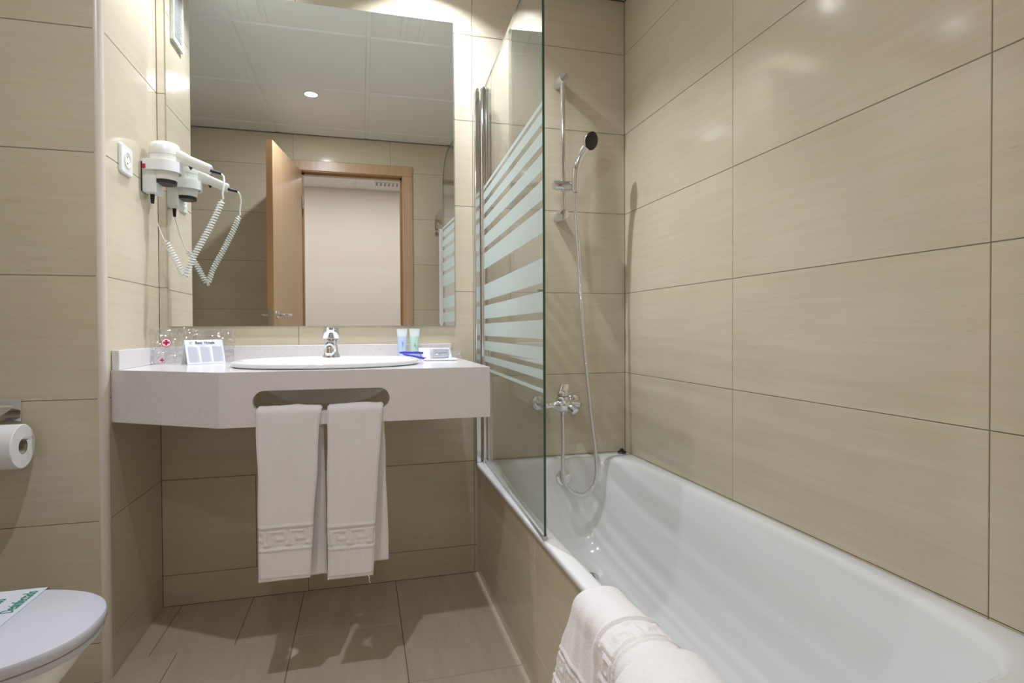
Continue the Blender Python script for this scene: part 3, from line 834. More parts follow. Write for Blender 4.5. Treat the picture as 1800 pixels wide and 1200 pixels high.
mb.loft([[V(BX-0.003+q.x*w_+0.006*k, BYY-0.010+q.y*w_*0.62+k*0.006, BZ+z) for q in superell(0, 0, 1, 1, 4, 0, 28)] for k, z, w_ in ((0, 0.045, 0.020), (1, 0.060, 0.0195), (2, 0.074, 0.0185), (2.4, 0.082, 0.016))])
mb.build('lever_handle', M_CHROME, t, bevel=0.001)
# hose
t_h = MB()
hose_pts = catmull([(BX, BYY-0.002, BZ-0.042), (-0.3142, -0.1000, 0.5080), (-0.3212, -0.1120, 0.4327), (-0.3180, -0.1220, 0.3682), (-0.2945, -0.1280, 0.3303), (-0.2481, -0.1300, 0.3116), (-0.2042, -0.1280, 0.3323), (-0.1847, -0.1220, 0.3811), (-0.1826, -0.1120, 0.4690), (-0.1962, -0.1050, 0.6042), (-0.2176, -0.1000, 0.8189), (-0.2342, -0.0950, 1.0443), (-0.2435, -0.0900, 1.2693), (HX+0.002, HYY, zh-0.10), (HX+0.002, HYY, zh-0.031)], 40)
# ribbed radius
acc = 0.0; rad = []
res = []
cum = [0.0]
for a, b in zip(hose_pts[:-1], hose_pts[1:]): cum.append(cum[-1]+(b-a).length)
Lh = cum[-1]; step = 0.0013; j = 0; k = 0
s = 0.0
while s <= Lh:
    while j < len(cum)-2 and cum[j+1] < s: j += 1
    res.append(hose_pts[j].lerp(hose_pts[j+1], (s-cum[j])/max(1e-9, cum[j+1]-cum[j])))
    rad.append(0.0082 if k % 3 else 0.0072); s += step; k += 1
t_h.tube(res, rad, 12)
tag(t_h.build('shower_hose', M_CHROME, angle=80), 'ribbed chrome shower hose looping down into the bathtub from the mixer to the hand shower', 'hose')

# ---------------------------------------------------------------- socket
t = thing('wall_socket', 'cream white square wall socket on the narrow side wall left of the hair dryer', 'socket', (XL, -0.29, 1.46))
mb = MB(); SY, SZ = -0.286, 1.462
mb.loft([[V(XL+d, SY+a, SZ+b) for a, b in [(q.x*w_, q.y*w_) for q in superell(0, 0, 1, 1, 12, 0, 40)]] for d, w_ in ((0.0005, 0.0425), (0.006, 0.0425), (0.009, 0.040))])
mb.build('cover_plate', M_WHITEPL, t, bevel=0.001)
mb = MB()
mb.lathe((XL+0.0092, SY, SZ), (1, 0, 0), [(0, 0.0235), (0.0022, 0.0235), (0.0022, 0.0205), (0.0002, 0.0200), (0.0002, 0.0)], 32, False, True)
mb.build('socket_well', M_SOCK, t)
mb = MB()
for dz in (-0.0095, 0.0095): mb.lathe((XL+0.0095, SY, SZ+dz), (1, 0, 0), [(0, 0.0026), (0.0003, 0.0026)], 12)
mb.build('pin_hole', M_BLACK, t)

# ---------------------------------------------------------------- hair dryer and its wall unit
t = thing('hair_dryer_holder', 'white wall unit with a ring holder and a red switch on the narrow side wall', 'dryer holder', (XL, -0.12, 1.385))
mb = MB(); mb.box((XL+0.003, -0.156, 1.401), (-1.706, -0.086, 1.503)); mb.build('wall_box', M_WHITEPL, t, bevel=0.004, seg=3)
mb = MB(); mb.box((XL+0.0005, -0.154, 1.404), (XL+0.003, -0.088, 1.498)); mb.build('back_plate', M_BLACK, t, smooth=False)
RC = V(-1.690, -0.121, 0)
RO_ = 0.0530
strap = [(XL+0.012, RC.y-RO_)] + [(RC.x+RO_*math.sin(a), RC.y-RO_*math.cos(a)) for a in [PI*k/24 for k in range(25)]] + [(XL+0.012, RC.y+RO_)]
mb = MB(); add_raw(mb, plate_with_hole(strap, [(RC.x+0.0462*math.cos(a), RC.y+0.0462*math.sin(a)) for a in [2*PI*k/40 for k in range(40)]], lambda x, y: (x, y, 1.503), V(0, 0, -0.033)))
mb.build('ring_holder', M_WHITEPL, t, angle=30)
mb = MB(); mb.box((-1.7375, -0.1785, 1.470), (-1.7290, -0.1740, 1.484)); mb.build('power_switch', M_RED, t, bevel=0.0008)
mb = MB(); mb.lathe((-1.728, -0.118, 1.401), (0, 0, -1), [(-0.002, 0.0062), (0.004, 0.0065), (0.028, 0.0050), (0.030, 0.003)], 16); mb.build('cord_plug', M_BLACK, t)
t = thing('hair_dryer', 'white hair dryer with a coiled cord resting nozzle-down in its wall ring', 'hair dryer', (RC.x, RC.y, 1.43))
mb = MB(); mb.lathe((RC.x, RC.y, 1.445), (0, 0, 1), [(0, 0.034), (0.008, 0.036), (0.034, 0.0415), (0.0425, 0.0415), (0.044, 0.0445), (0.090, 0.0455), (0.105, 0.0445), (0.117, 0.040), (0.121, 0.034), (0.122, 0.0)], 40)
mb.build('barrel', M_DRYER, t)
mb = MB(); mb.lathe((RC.x, RC.y, 1.434), (0, 0, 1), [(0, 0.028), (0, 0.034), (0.0115, 0.0345)], 40); mb.build('nozzle_tip', M_BLACK, t)
mb = MB(); mb.lathe((RC.x, RC.y, 1.524), (0, 0, 1), [(0, 0.0459), (0.001, 0.0461), (0.002, 0.0459)], 40, False, False); mb.build('seam_line', M_SEAL, t)
mb = MB()
h0, h1 = V(-1.668, -0.124, 1.532), V(-1.552, -0.132, 1.487)
hd = (h1-h0).normalized()
def hring(c, a, b, n=3.2):
    x, y, d = basis(hd); out = []
    for k in range(28):
        tt = 2*PI*k/28; ct, st = math.cos(tt), math.sin(tt)
        out.append(c + x*a*math.copysign(abs(ct)**(2/n), ct) + y*b*math.copysign(abs(st)**(2/n), st))
    return out
Lh_ = (h1-h0).length
mb.loft([hring(h0+hd*(Lh_*q)+V(0, 0, zz), a, b) for q, zz, a, b in ((0, 0, 0.021, 0.024), (0.25, 0.0, 0.018, 0.022), (0.45, 0.001, 0.0165, 0.0165), (0.8, 0.0, 0.017, 0.0165), (0.96, 0, 0.0165, 0.016), (1.0, 0, 0.013, 0.012))])
mb.build('handle', M_DRYER, t)
mb = MB(); q = h0+hd*(Lh_*0.42)-V(0, 0.002, 0.016)
mb.loft([[q+V(-0.010, -0.004, 0.006), q+V(-0.010, 0.004, 0.006), q+V(-0.001, 0.003, 0.0015), q+V(-0.001, -0.003, 0.0015)], [q+V(0.014, -0.005, -0.004), q+V(0.014, 0.005, -0.004), q+V(0.006, 0.004, -0.013), q+V(0.006, -0.004, -0.013)]])
mb.build('trigger', M_BLACK, t, bevel=0.0008)
mb = MB(); c0 = V(-1.556, -0.132, 1.486); c1 = V(-1.520, -0.132, 1.478)
cp = [c0.lerp(c1, k/16) for k in range(17)]; mb.tube(cp, [0.0048 if k % 2 else 0.0055 for k in range(17)], 14); mb.build('cord_collar', M_NAVY, t)
# coiled cord
mb = MB()
cc = catmull([(-1.522, -0.132, 1.4785), (-1.513, -0.135, 1.466), (-1.511, -0.140, 1.440), (-1.515, -0.142, 1.412), (-1.514, -0.141, 1.392)], 8)
mb.tube(cc, 0.0030, 10)
def coil(path, turns, r, rw, n=14):
    P = catmull(path, 12); cum = [0.0]
    for a, b in zip(P[:-1], P[1:]): cum.append(cum[-1]+(b-a).length)
    out = []; j = 0; Np = int(turns*n)
    for i in range(Np+1):
        s = cum[-1]*i/Np
        while j < len(cum)-2 and cum[j+1] < s: j += 1
        p = P[j].lerp(P[j+1], (s-cum[j])/max(1e-9, cum[j+1]-cum[j])); d = (P[j+1]-P[j]).normalized()
        x = d.cross(V(0, 1, 0)).normalized(); y = d.cross(x)
        a = 2*PI*i/n; e = min(1, i/n, (Np-i)/n)
        out.append(p + (x*math.cos(a)+y*math.sin(a))*r*e)
    mb.tube(out, rw, 8)
coil([(-1.516, -0.140, 1.390), (-1.540, -0.141, 1.330), (-1.572, -0.143, 1.262), (-1.606, -0.144, 1.195), (-1.622, -0.144, 1.150), (-1.629, -0.144, 1.134), (-1.640, -0.143, 1.152), (-1.660, -0.137, 1.195), (-1.690, -0.128, 1.252)], 46, 0.0080, 0.0021)
mb.tube(catmull([(-1.690, -0.128, 1.252), (-1.697, -0.126, 1.262), (-1.712, -0.122, 1.305), (-1.728, -0.118, 1.371)], 8), 0.0016, 8)
mb.build('coiled_cord', M_WHITEPL, t)

# ventilation grille high on the return wall
t = thing('ventilation_grille', 'white slatted ventilation grille high on the narrow side wall, seen in the mirror', 'vent', (XL, -0.225, 2.03))
mb = MB(); GY0, GY1, GZa, GZb = -0.290, -0.165, 2.034, 2.26
for a in ((GY0, GY0+0.014, GZa, GZb), (GY1-0.014, GY1, GZa, GZb)): mb.box((XL+0.0005, a[0], a[2]), (XL+0.012, a[1], a[3]))
for a in ((GZa, GZa+0.014), (GZb-0.014, GZb)): mb.box((XL+0.0005, GY0+0.014, a[0]), (XL+0.012, GY1-0.014, a[1]))
mb.build('frame', M_WHITEPL, t, smooth=False)
mb = MB(); mb.box((XL+0.0005, GY0+0.014, GZa+0.014), (XL+0.002, GY1-0.014, GZb-0.014)); mb.build('backing', M_GRILLE, t, smooth=False)
mb = MB(); z = GZa+0.018
while z < GZb-0.02:
    mb.loft([[V(XL+0.003, y, z+0.006), V(XL+0.011, y, z), V(XL+0.011, y, z+0.002), V(XL+0.003, y, z+0.008)] for y in (GY0+0.014, GY1-0.014)]); z += 0.0105
sl = mb.build('slats', M_WHITEPL, t, smooth=False)

# ---------------------------------------------------------------- toilet
t = thing('toilet', 'white ceramic toilet with its lid closed, left of the vanity', 'toilet', (-1.98, -0.95, 0))
TY = -0.948; TT = 0.405
def dshape(x0, x1, hw, z, n=56, ex=2.35, back=0.0):
    """D outline: round front at x1, straight back at x0"""
    out = []
    xc = x1-(x1-x0)*0.62; a = x1-xc
    for k in range(n+1):
        th = -PI/2 + PI*k/n; ct, st = math.cos(th), math.sin(th)
        out.append(V(xc+a*abs(ct)**(2/ex), TY+hw*math.copysign(abs(st)**(2/ex), st), z))
    out += [V(x0+0.02, TY+hw*0.97, z), V(x0, TY+hw*0.90, z), V(x0, TY-hw*0.90, z), V(x0+0.02, TY-hw*0.97, z)]
    return out
XB_ = -2.03
mb = MB()
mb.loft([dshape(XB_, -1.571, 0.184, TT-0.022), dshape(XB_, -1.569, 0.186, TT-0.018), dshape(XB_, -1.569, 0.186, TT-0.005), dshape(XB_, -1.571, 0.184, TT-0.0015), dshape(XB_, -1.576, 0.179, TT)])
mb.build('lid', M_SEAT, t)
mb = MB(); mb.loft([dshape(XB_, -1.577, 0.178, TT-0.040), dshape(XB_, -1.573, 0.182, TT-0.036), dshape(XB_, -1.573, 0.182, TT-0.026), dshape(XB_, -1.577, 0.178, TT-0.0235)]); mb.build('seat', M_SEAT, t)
mb = MB()
mb.loft([dshape(-2.06, -1.80, 0.10, 0.0), dshape(-2.06, -1.79, 0.105, 0.05), dshape(-2.08, -1.745, 0.115, 0.16), dshape(-2.10, -1.66, 0.145, 0.26), dshape(-2.12, -1.606, 0.168, 0.33), dshape(-2.13, -1.590, 0.175, TT-0.045), dshape(-2.13, -1.593, 0.172, TT-0.0415)])
mb.build('bowl', M_PORC, t)
mb = MB(); mb.box((-2.255, TY-0.18, 0.36), (-2.08, TY+0.18, 0.78)); mb.build('cistern', M_PORC, t, bevel=0.02, seg=4)
for dy in (-0.08, 0.08):
    mb = MB(); mb.cyl((-2.04, TY+dy-0.02, TT-0.014), (-2.04, TY+dy+0.02, TT-0.014), 0.011, 16); mb.build('hinge', M_CHROME, t)
# paper band over the lid
t = thing('sanitary_paper_band', 'white paper band with green lettering across the closed toilet lid', 'paper band', (-1.80, TY, TT))
mb = MB(); x0, x1 = -1.850, -1.734
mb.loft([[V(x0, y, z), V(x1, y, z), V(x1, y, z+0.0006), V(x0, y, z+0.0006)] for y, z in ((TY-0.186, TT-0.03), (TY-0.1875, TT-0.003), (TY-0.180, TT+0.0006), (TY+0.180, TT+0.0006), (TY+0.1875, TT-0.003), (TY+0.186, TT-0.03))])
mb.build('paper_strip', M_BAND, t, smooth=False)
mb = MB()
for xx, yy in ((-1.754, TY+0.066), (-1.798, TY+0.040)):
    text_into(mb, 'Desinfectado', 0.034, frame(V(xx, yy, TT+0.0016), (0, 1, 0), (-1, 0, 0)) @ Matrix.Diagonal((0.55, 1, 1, 1)), 0.0003, 'LEFT')
mb.build('lettering', M_GREENINK, t, smooth=False)

# toilet roll and holder
t = thing('toilet_roll_holder', 'chrome covered toilet roll holder on the tiled wall above the toilet', 'toilet roll holder', (-2.0, YL, 0.74))
mb = MB(); mb.box((-2.07, YL-0.004, 0.722), (-1.943, YL-0.0005, 0.783)); mb.cyl((-2.02, YL-0.004, 0.762), (-1.96, YL-0.004, 0.762), 0.006, 16)
mb.build('wall_plate', M_CHROME, t, bevel=0.001)
RO = V(0, YL-0.072, 0.668)
mb = MB(); rows = []
for k in range(20):
    if k < 5: p = V(0, YL-0.006-0.0125*k, 0.756-0.002*k)
    else:
        a = math.radians(78+ (k-5)*7.2); p = V(0, RO.y-math.sin(a-PI/2+0.2)*0.0615*1.0, RO.z+math.cos(a-PI/2+0.2)*0.0615+0.008)
    rows.append(p)
rows = catmull([(0, YL-0.006, 0.757), (0, YL-0.040, 0.7475), (0, YL-0.072, 0.7400), (0, YL-0.104, 0.728), (0, YL-0.128, 0.703), (0, YL-0.136, 0.672)], 6)
mb.loft([[p+V(-2.055, 0, 0), p+V(-1.962, 0, 0), p+V(-1.962, 0, 0.0012), p+V(-2.055, 0, 0.0012)] for p in rows])
mb.build('cover_flap', M_CHROME, t)
mb = MB(); mb.tube(catmull([(-2.045, YL-0.004, 0.735), (-2.048, YL-0.03, 0.730), (-2.048, YL-0.068, 0.700), (-2.040, RO.y, 0.684), (-2.02, RO.y, 0.6815), (-1.95, RO.y, 0.6825), (-1.885, RO.y, 0.6895)], 6), 0.0042, 12); mb.build('arm', M_CHROME, t)
t = thing('toilet_roll', 'white toilet paper roll on the chrome holder', 'toilet paper', (-1.95, RO.y, RO.z))
mb = MB(); mb.lathe((-2.008, RO.y, RO.z), (1, 0, 0), [(0, 0.0195), (0, 0.054), (0.002, 0.0558), (0.100, 0.0558), (0.102, 0.054), (0.102, 0.0195)], 56, False, False); mb.build('paper', M_TISSUE, t)
mb = MB(); mb.loft([[V(x, RO.y+0.0195*math.cos(2*PI*k/32), RO.z+0.0195*math.sin(2*PI*k/32)) for k in range(32)] for x in (-2.007, -1.907)], True, False, False)
mb.loft([[V(x, RO.y+0.0185*math.cos(2*PI*k/32), RO.z+0.0185*math.sin(2*PI*k/32)) for k in range(32)] for x in (-2.007, -1.907)], True, False, False)
mb.build('cardboard_core', M_CARD, t)

# ---------------------------------------------------------------- things on the counter
Z = CT+0.0006
# tent card
t = thing('tent_card', 'folded white tent card with printed columns standing on the left of the counter', 'card', (-1.575, -0.17, CT))
ca, cb = V(-1.610, -0.200, Z), V(-1.517, -0.118, Z)     # front foot of the card
cu_ = (cb-ca).normalized(); cn = V(cu_.y, -cu_.x, 0)    # towards camera
if cn.y > 0: cn = -cn
CHh = 0.078; lean = 0.020
fup = (V(0, 0, CHh)-cn*lean).normalized(); FL = (V(0, 0, CHh)-cn*lean).length; W_ = (cb-ca).length
nf = cu_.cross(fup).normalized()
if nf.dot(cn) < 0: nf = -nf
mb = MB()
def fp(x, y, d): return ca + cu_*x + fup*y + nf*d
def bpn(x, y, d): return ca + cu_*x - cn*(2*lean) + (V(0, 0, CHh)+cn*lean).normalized()*y - cn*d
for g in (fp, bpn):
    mb.loft([[g(0, y, 0), g(W_, y, 0), g(W_, y, 0.0005), g(0, y, 0.0005)] for y in (0, FL)])
mb.build('folded_card', M_PAPER, t, smooth=False, recalc=True)
TM = frame(fp(W_*0.52, FL*0.875, 0.0008), cu_, fup)
mb = MB(); text_into(mb, 'Best Hotels', 0.0135, TM, 0.00015)
mb.build('heading', M_INK, t, smooth=False)
mb = MB()
for k in range(3):
    c = fp(W_*(0.150+0.018*k), FL*0.875, 0.0008); mb.tube([c+cu_*0.0042*math.cos(a)+fup*0.0035*math.sin(a) for a in [PI*(0.1+0.2*q) for q in range(8)]], 0.0004, 4)
y_ = FL*0.79
mb.loft([[fp(W_*0.30, y, 0.0006), fp(W_*0.72, y, 0.0006), fp(W_*0.72, y, 0.0009), fp(W_*0.30, y, 0.0009)] for y in (y_-0.0004, y_+0.0004)])
mb.build('emblem', M_INKGREY, t, smooth=False)
mb = MB(); mb2 = MB()
for c in range(3):
    xa = W_*(0.06+0.315*c); xb = xa+W_*0.26
    mb2.loft([[fp(xa, y, 0.0006), fp(xb, y, 0.0006), fp(xb, y, 0.0007), fp(xa, y, 0.0007)] for y in (FL*0.07, FL*0.70)])
    y = FL*0.72; k = 0
    while y > FL*0.08:
        xe = xa + (xb-xa)*(0.55 if k == 0 else random.uniform(0.75, 1.0))
        mb.loft([[fp(xa, q, 0.0008), fp(xe, q, 0.0008), fp(xe, q, 0.0010), fp(xa, q, 0.0010)] for q in (y-0.00035, y+0.00035)])
        y -= 0.0026; k += 1
mb2.build('column_tint', M_INKPALE, t, smooth=False); mb.build('text_lines', M_INKGREY, t, smooth=False)

# crinkled clear bags
def crumple_bag(mb, o, x, y, w, h, depth, seed, nx=26, ny=24, amp=0.006, top_pinch=0.25):
    """pillow shaped clear bag: two crumpled sheets meeting at the border. o base left corner, x & y unit vectors"""
    x = Vector(x).normalized(); y = Vector(y).normalized(); n = x.cross(y).normalized()
    grids = []
    for side in (1, -1):
        g = []
        for j in range(ny+1):
            row = []
            for i in range(nx+1):
                u, v = i/nx, j/ny
                e = (math.sin(PI*u)**0.5)*(min(1, (1-v)*2.2)**0.7)*(min(1, v*8+0.4))
                cr = abs(noise.noise(V(u*6+seed, v*6, side*3.3)))*2 - 0.5 + 0.7*abs(noise.noise(V(u*13+seed, v*12, side*9)))
                d = side*depth/2*e + amp*cr*(0.35+e)
                wx = w*(u-0.5)*(1 + 0.10*noise.noise(V(seed, v*4, 1)) + (0.06 if v > 0.8 else 0)) + 0.004*noise.noise(V(v*9, seed, u))
                hz_ = h*v + (0.008*noise.noise(V(u*5, seed, 2)) if v > 0.5 else 0)*v
                row.append(Vector(o) + x*(w/2+wx) + y*hz_ + n*d)
            g.append(row)
        grids.append(g)
    for g in grids: mb.loft(g, False, False, False)
# sanitary bag
t = thing('sanitary_bag', 'clear plastic bag printed with a red cross roundel, left corner of the counter', 'plastic bag', (-1.665, -0.14, CT))
bx = V(1, 0.12, 0).normalized(); by = V(0, 0.14, 1).normalized(); bo = V(-1.735, -0.150, Z)
mb = MB(); crumple_bag(mb, bo, bx, by, 0.135, 0.118, 0.022, 2.7, nx=34, ny=30, amp=0.009); mb.build('film', M_WRAP, t, angle=25)
bn = bx.cross(by).normalized()
if bn.y > 0: bn = -bn
def bq(u, v, d=0.0): return bo + bx*u + by*v + bn*(0.019+d)
mb = MB(); mb.lathe(bq(0.050, 0.068), bn, [(0, 0.0145), (0.0005, 0.0145)], 32); mb.build('roundel', M_REDINK, t, smooth=False)
mb = MB(); mb.lathe(bq(0.050, 0.068, 0.0006), bn, [(0, 0.0125), (0.0005, 0.0125)], 32); mb.build('roundel_centre', M_PAPER, t, smooth=False)
mb = MB()
fm = frame(bq(0.050, 0.068, 0.0012), bx, by)
mb.box((-0.0095, -0.0035, 0), (0.0095, 0.0035, 0.0004), fm); mb.box((-0.0035, -0.0095, 0), (0.0035, 0.0095, 0.0004), fm)
mb.build('cross', M_REDINK, t, smooth=False)
mb = MB(); fm = frame(bq(0.040, 0.012, 0.001), bx, by)
mb.box((-0.006, -0.002, 0), (0.006, 0.002, 0.0004), fm); mb.box((-0.002, -0.006, 0), (0.002, 0.006, 0.0004), fm); mb.build('small_cross', M_REDINK, t, smooth=False)
mb = MB()
for u0, v0, u1, v1 in ((0.004, 0.006, 0.030, 0.007), (0.054, 0.012, 0.080, 0.026)):
    mb = MB()
    a, b = bq(u0, v0, 0.001), bq(u1, v1, 0.001); mb.tube([a.lerp(b, k/24) + by*(0.0007*(k % 2)) for k in range(25)], 0.0005, 5)
    mb.build('print_line', M_INKGREY, t, smooth=False)
# second bag with a tumbler
t = thing('wrapped_tumbler', 'glass tumbler wrapped in clear crinkled film behind the tent card', 'glass', (-1.565, -0.085, CT))
mb = MB(); tc_ = V(-1.572, -0.085, Z)
mb.lathe(tc_, (0, 0, 1), [(0.0, 0.026), (0.070, 0.033), (0.070, 0.0318), (0.004, 0.0245), (0.004, 0.0)], 32); mb.build('tumbler', M_GLASS, t)
mb = MB(); crumple_bag(mb, V(-1.632, -0.083, Z), (1, 0.0, 0), (0, 0.04, 1), 0.135, 0.110, 0.050, 11.9, amp=0.005); mb.build('film_wrap', M_WRAP, t, angle=25)

# toiletry tubes
def tube_item(x, y, lean, mat, label, word, rot=0.0):
    t = thing('toiletry_tube', label, 'toiletry tube', (x, y, CT), 'toiletry tubes against the upstand')
    base = V(x, y, Z); H_ = 0.112; capr = 0.0125
    upv = V(math.sin(lean), 0.06, 1).normalized(); xr = V(math.cos(rot), math.sin(rot), 0); yr = upv.cross(xr).normalized(); xr = yr.cross(upv).normalized()
    def ring(h, a, b): return [base + upv*h + xr*a*math.cos(2*PI*k/28) + yr*b*math.sin(2*PI*k/28) for k in range(28)]
    m = MB(); m.loft([ring(0, capr*0.92, capr*0.92), ring(0.001, capr, capr), ring(0.012, capr, capr), ring(0.013, capr*0.9, capr*0.9)]); m.build('cap', M_CLEARTOP, t)
    m = MB(); m.loft([ring(0.013, 0.0135, 0.0115), ring(0.04, 0.0150, 0.0105), ring(0.084, 0.0178, 0.0050)], cap1=True); m.build('gel_body', mat, t)
    m = MB(); m.loft([ring(0.0841, 0.0178, 0.0050), ring(0.098, 0.0190, 0.0026), ring(0.103, 0.0195, 0.0012), ring(H_, 0.0198, 0.0010)]); m.build('crimped_end', M_CLEARTOP, t)
    m = MB(); text_into(m, word, 0.0085, frame(base+upv*0.045-yr*0.0098 if yr.y > 0 else base+upv*0.045+yr*0.0098, upv, -xr), 0.0001)
    m.build('lettering', M_GRILLE, t, smooth=False)
tube_item(-0.930, -0.055, 0.0, M_BLUETUBE, 'pale blue toiletry tube standing on its cap, the left one of the pair', 'shower gel')
tube_item(-0.886, -0.052, 0.02, M_GREENTUBE, 'pale green toiletry tube standing on its cap, right beside the blue one', 'shampoo')
# comb sachet / blue razors
for i, (a, b, lab) in enumerate((((-0.944, -0.110, Z+0.026), (-0.870, -0.100, Z+0.024), 'violet-blue plastic razor lying on the counter beyond the basin, the far one of two'),
                                 ((-0.935, -0.165, Z+0.023), (-0.868, -0.185, Z+0.009), 'violet-blue plastic razor in front, its handle end against the basin rim'))):
    a, b = V(*a), V(*b); t = thing('razor', lab, 'razor', (b.x, b.y, CT), 'blue razors by the basin')
    m = MB(); m.tube([a.lerp(b, k/8) for k in range(9)], [0.0032, 0.0042, 0.0045, 0.004, 0.004, 0.0045, 0.005, 0.0048, 0.0035], 12); m.build('handle', M_BLUEPL, t)
    d = (b-a).normalized(); s = V(-d.y, d.x, 0).normalized()
    m = MB(); m.loft([[b+d*q+s*0.018*k+V(0, 0, zz) for k, zz in ((-1, -0.004), (1, -0.004), (1, 0.003), (-1, 0.003))] for q in (0.0, 0.009)]); m.build('blade_head', M_BLUEPL if i == 0 else M_BLUEPL, t, bevel=0.001)
# soap in wrapper on paper packet
t = thing('paper_packet', 'flat white paper packet lying at the right end of the counter', 'packet', (-0.80, -0.16, CT))
mb = MB()
c = [(-0.868, -0.215), (-0.752, -0.235), (-0.748, -0.115), (-0.856, -0.105)]
mb.loft([[V(x, y, Z+z) for x, y in c] for z in (0, 0.006)]); mb.build('packet_body', M_PAPER, t, bevel=0.002)
mb = MB(); mb.loft([[V(-0.872, -0.10, Z), V(-0.748, -0.095, Z), V(-0.748, -0.0945, Z+0.001), V(-0.872, -0.0995, Z+0.001)], [V(-0.872, -0.075, Z+0.040), V(-0.758, -0.075, Z+0.040), V(-0.758, -0.0745, Z+0.041), V(-0.872, -0.0745, Z+0.041)]]); mb.build('folded_flap', M_PAPER, t, smooth=False)
t = thing('wrapped_soap', 'small soap bar in a clear printed wrapper on the white paper packet', 'soap', (-0.80, -0.165, CT+0.007))
mb = MB(); sc_ = V(-0.806, -0.165, Z+0.0068)
mb.loft([[V(sc_.x+q.x, sc_.y+q.y, sc_.z+z) for q in superell(0, 0, 0.034*k, 0.021*k, 3.5, 0, 40)] for z, k in ((0, 0.90), (0.004, 0.98), (0.018, 1.0), (0.030, 0.97), (0.034, 0.88))]); mb.build('soap_bar', M_PAPER, t)
mb = MB(); crumple_bag(mb, V(-0.845, -0.188, Z+0.0075), (1, 0, 0), (0, 0.02, 1), 0.084, 0.040, 0.006, 21.0, amp=0.002); mb.build('wrapper', M_WRAP, t, angle=25)
mb = MB(); mb.loft([[V(sc_.x-0.026, sc_.y-0.0216, z), V(sc_.x+0.030, sc_.y-0.0216, z), V(sc_.x+0.030, sc_.y-0.0222, z), V(sc_.x-0.026, sc_.y-0.0222, z)] for z in (sc_.z+0.002, sc_.z+0.031)]); mb.build('wrapper_label', M_INKPALE, t, smooth=False)
mb = MB(); mb.loft([[V(sc_.x-0.018, sc_.y-0.0223, z), V(sc_.x+0.024, sc_.y-0.0223, z), V(sc_.x+0.024, sc_.y-0.0226, z), V(sc_.x-0.018, sc_.y-0.0226, z)] for z in (sc_.z+0.017, sc_.z+0.020)]); mb.build('wrapper_print', M_GRILLE, t, smooth=False)
t = thing('clear_film_bag', 'small crumpled clear film bag at the right edge of the counter beside the packet', 'plastic bag', (-0.735, -0.17, CT))
mb = MB(); crumple_bag(mb, V(-0.764, -0.170, Z), (1, 0.1, 0), (0, 0.2, 1), 0.040, 0.030, 0.024, 31.0, nx=16, ny=14, amp=0.006); mb.build('film', M_WRAP, t, angle=25)

# ---------------------------------------------------------------- towel rack and bath towel on the door wall, seen in the mirror
t = thing('towel_rack', 'chrome towel rack on the door wall beyond the bathtub, seen in the mirror', 'towel rack', (-0.3, YD, 1.66))
for x in (-0.545, -0.07):
    mb = MB(); mb.box((x-0.004, YD+0.0005, 1.66), (x+0.004, YD+0.012, 1.80)); mb.box((x-0.003, YD+0.012, 1.775), (x+0.003, YD+0.21, 1.79)); mb.box((x-0.003, YD+0.012, 1.675), (x+0.003, YD+0.12, 1.688)); mb.box((x-0.003, YD+0.11, 1.675), (x+0.003, YD+0.12, 1.79))
    mb.build('bracket', M_CHROME, t, bevel=0.001)
for y, z in ((0.06, 1.79), (0.11, 1.79), (0.16, 1.79), (0.205, 1.79), (0.115, 1.672)):
    mb = MB(); mb.cyl((-0.548, YD+y, z), (-0.067, YD+y, z), 0.005, 12); mb.build('bar', M_CHROME, t)
t = thing('bath_towel', 'white bath towel hanging from the chrome rack on the door wall, seen in the mirror', 'towel', (-0.32, YD+0.115, 0.93))
prof = [V(0, YD+0.131, 0.935), V(0, YD+0.1295, 1.3), V(0, YD+0.1285, 1.670)]
for k in range(1, 8):
    a = PI*k/8; prof.append(V(0, YD+0.115+0.0135*math.cos(a), 1.670+0.0135*math.sin(a)))
prof += [V(0, YD+0.1015, 1.670), V(0, YD+0.101, 1.3), V(0, YD+0.100, 1.0)]
drape('towel_cloth', prof, (1, 0, 0), lambda p: V(0, 1, 0) if p.y > YD+0.115 else V(0, -1, 0.01), lambda q: (-0.530, -0.10), 0.012, t, bands=[(0.07, 0.05)], rip=0.002, seed=14.0, du=0.005)

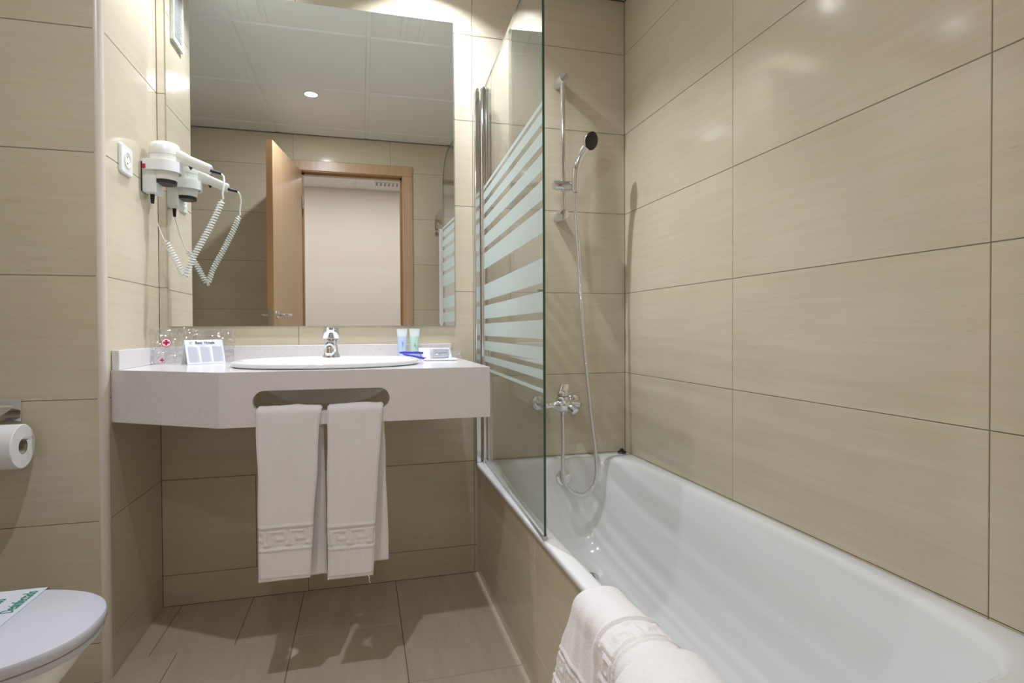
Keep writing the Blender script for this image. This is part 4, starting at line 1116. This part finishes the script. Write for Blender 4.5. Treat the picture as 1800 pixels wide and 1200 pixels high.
# hall: notice and ceiling grille seen through the door in the mirror
t = thing('wall_notice', 'small framed notice on the hall wall, seen in the mirror through the doorway', 'notice', (-1.66, HY, 1.40))
mb = MB(); nx0, nx1, nz0, nz1 = -1.80, -1.60, 1.24, 1.46
mb.box((nx0, HY+0.0005, nz0), (nx1, HY+0.008, nz1)); mb.build('panel', M_PAPER, t, bevel=0.001)
mb = MB(); mb.box((nx0+0.02, HY+0.0082, 1.345), (nx1-0.03, HY+0.009, 1.375)); mb.build('pictogram', M_BLACK, t, smooth=False)
mb = MB()
for z in (1.27, 1.30, 1.325): mb.box((nx0+0.02, HY+0.0082, z), (nx1-0.02, HY+0.009, z+0.004))
mb.build('text_lines', M_INKGREY, t, smooth=False)
t = thing('hall_vent_grille', 'slotted white vent grille in the hall ceiling, seen in the mirror through the doorway', 'vent', (-0.80, -3.3, ZC))
mb = MB(); mb.box((-0.95, -3.34, ZC-0.008), (-0.60, -3.22, ZC-0.001)); mb.build('frame', M_WHITEPL, t, bevel=0.002)
mb = MB()
for k in range(9): mb.box((-0.94+0.037*k, -3.335, ZC-0.0095), (-0.922+0.037*k, -3.225, ZC-0.0081))
mb.build('slots', M_GRILLE, t, smooth=False)

# ---------------------------------------------------------------- pieces that belong to a part become its sub-parts
SUB = {'cover_plate': ('socket_well',), 'drain_ring': ('drain_hole',), 'paper_strip': ('lettering',), 'folded_card': ('heading', 'emblem', 'column_tint', 'text_lines'),
       'film': ('roundel', 'small_cross', 'print_line'), 'wrapper': ('wrapper_label', 'wrapper_print'), 'panel': ('pictogram', 'text_lines'),
       'glass_pane': ('bottom_seal',), 'paper': ('cardboard_core',), 'mirror_glass': ('corner_mark',), 'tub_shell': ('overflow_cap',), 'bowl': ('drain',), 'gel_body': ('lettering',), 'shower_head': ('spray_face',)}
for th in [o for o in COL.objects if o.parent is None and o.type == 'EMPTY']:
    kids = list(th.children)
    for k in kids:
        base = k.name.split('.')[0]
        for c in kids:
            if c is not k and c.name.split('.')[0] in SUB.get(base, ()) and c.parent is th and not c.children:
                c.parent = k; c.matrix_parent_inverse = Matrix.Identity(4)
# the trigger sits on the dryer handle only
for o in list(COL.objects):
    if o.name.startswith('trigger'):
        hnd = [c for c in o.parent.children if c.name.startswith('handle')][0]
        o.parent = hnd; o.matrix_parent_inverse = Matrix.Identity(4)
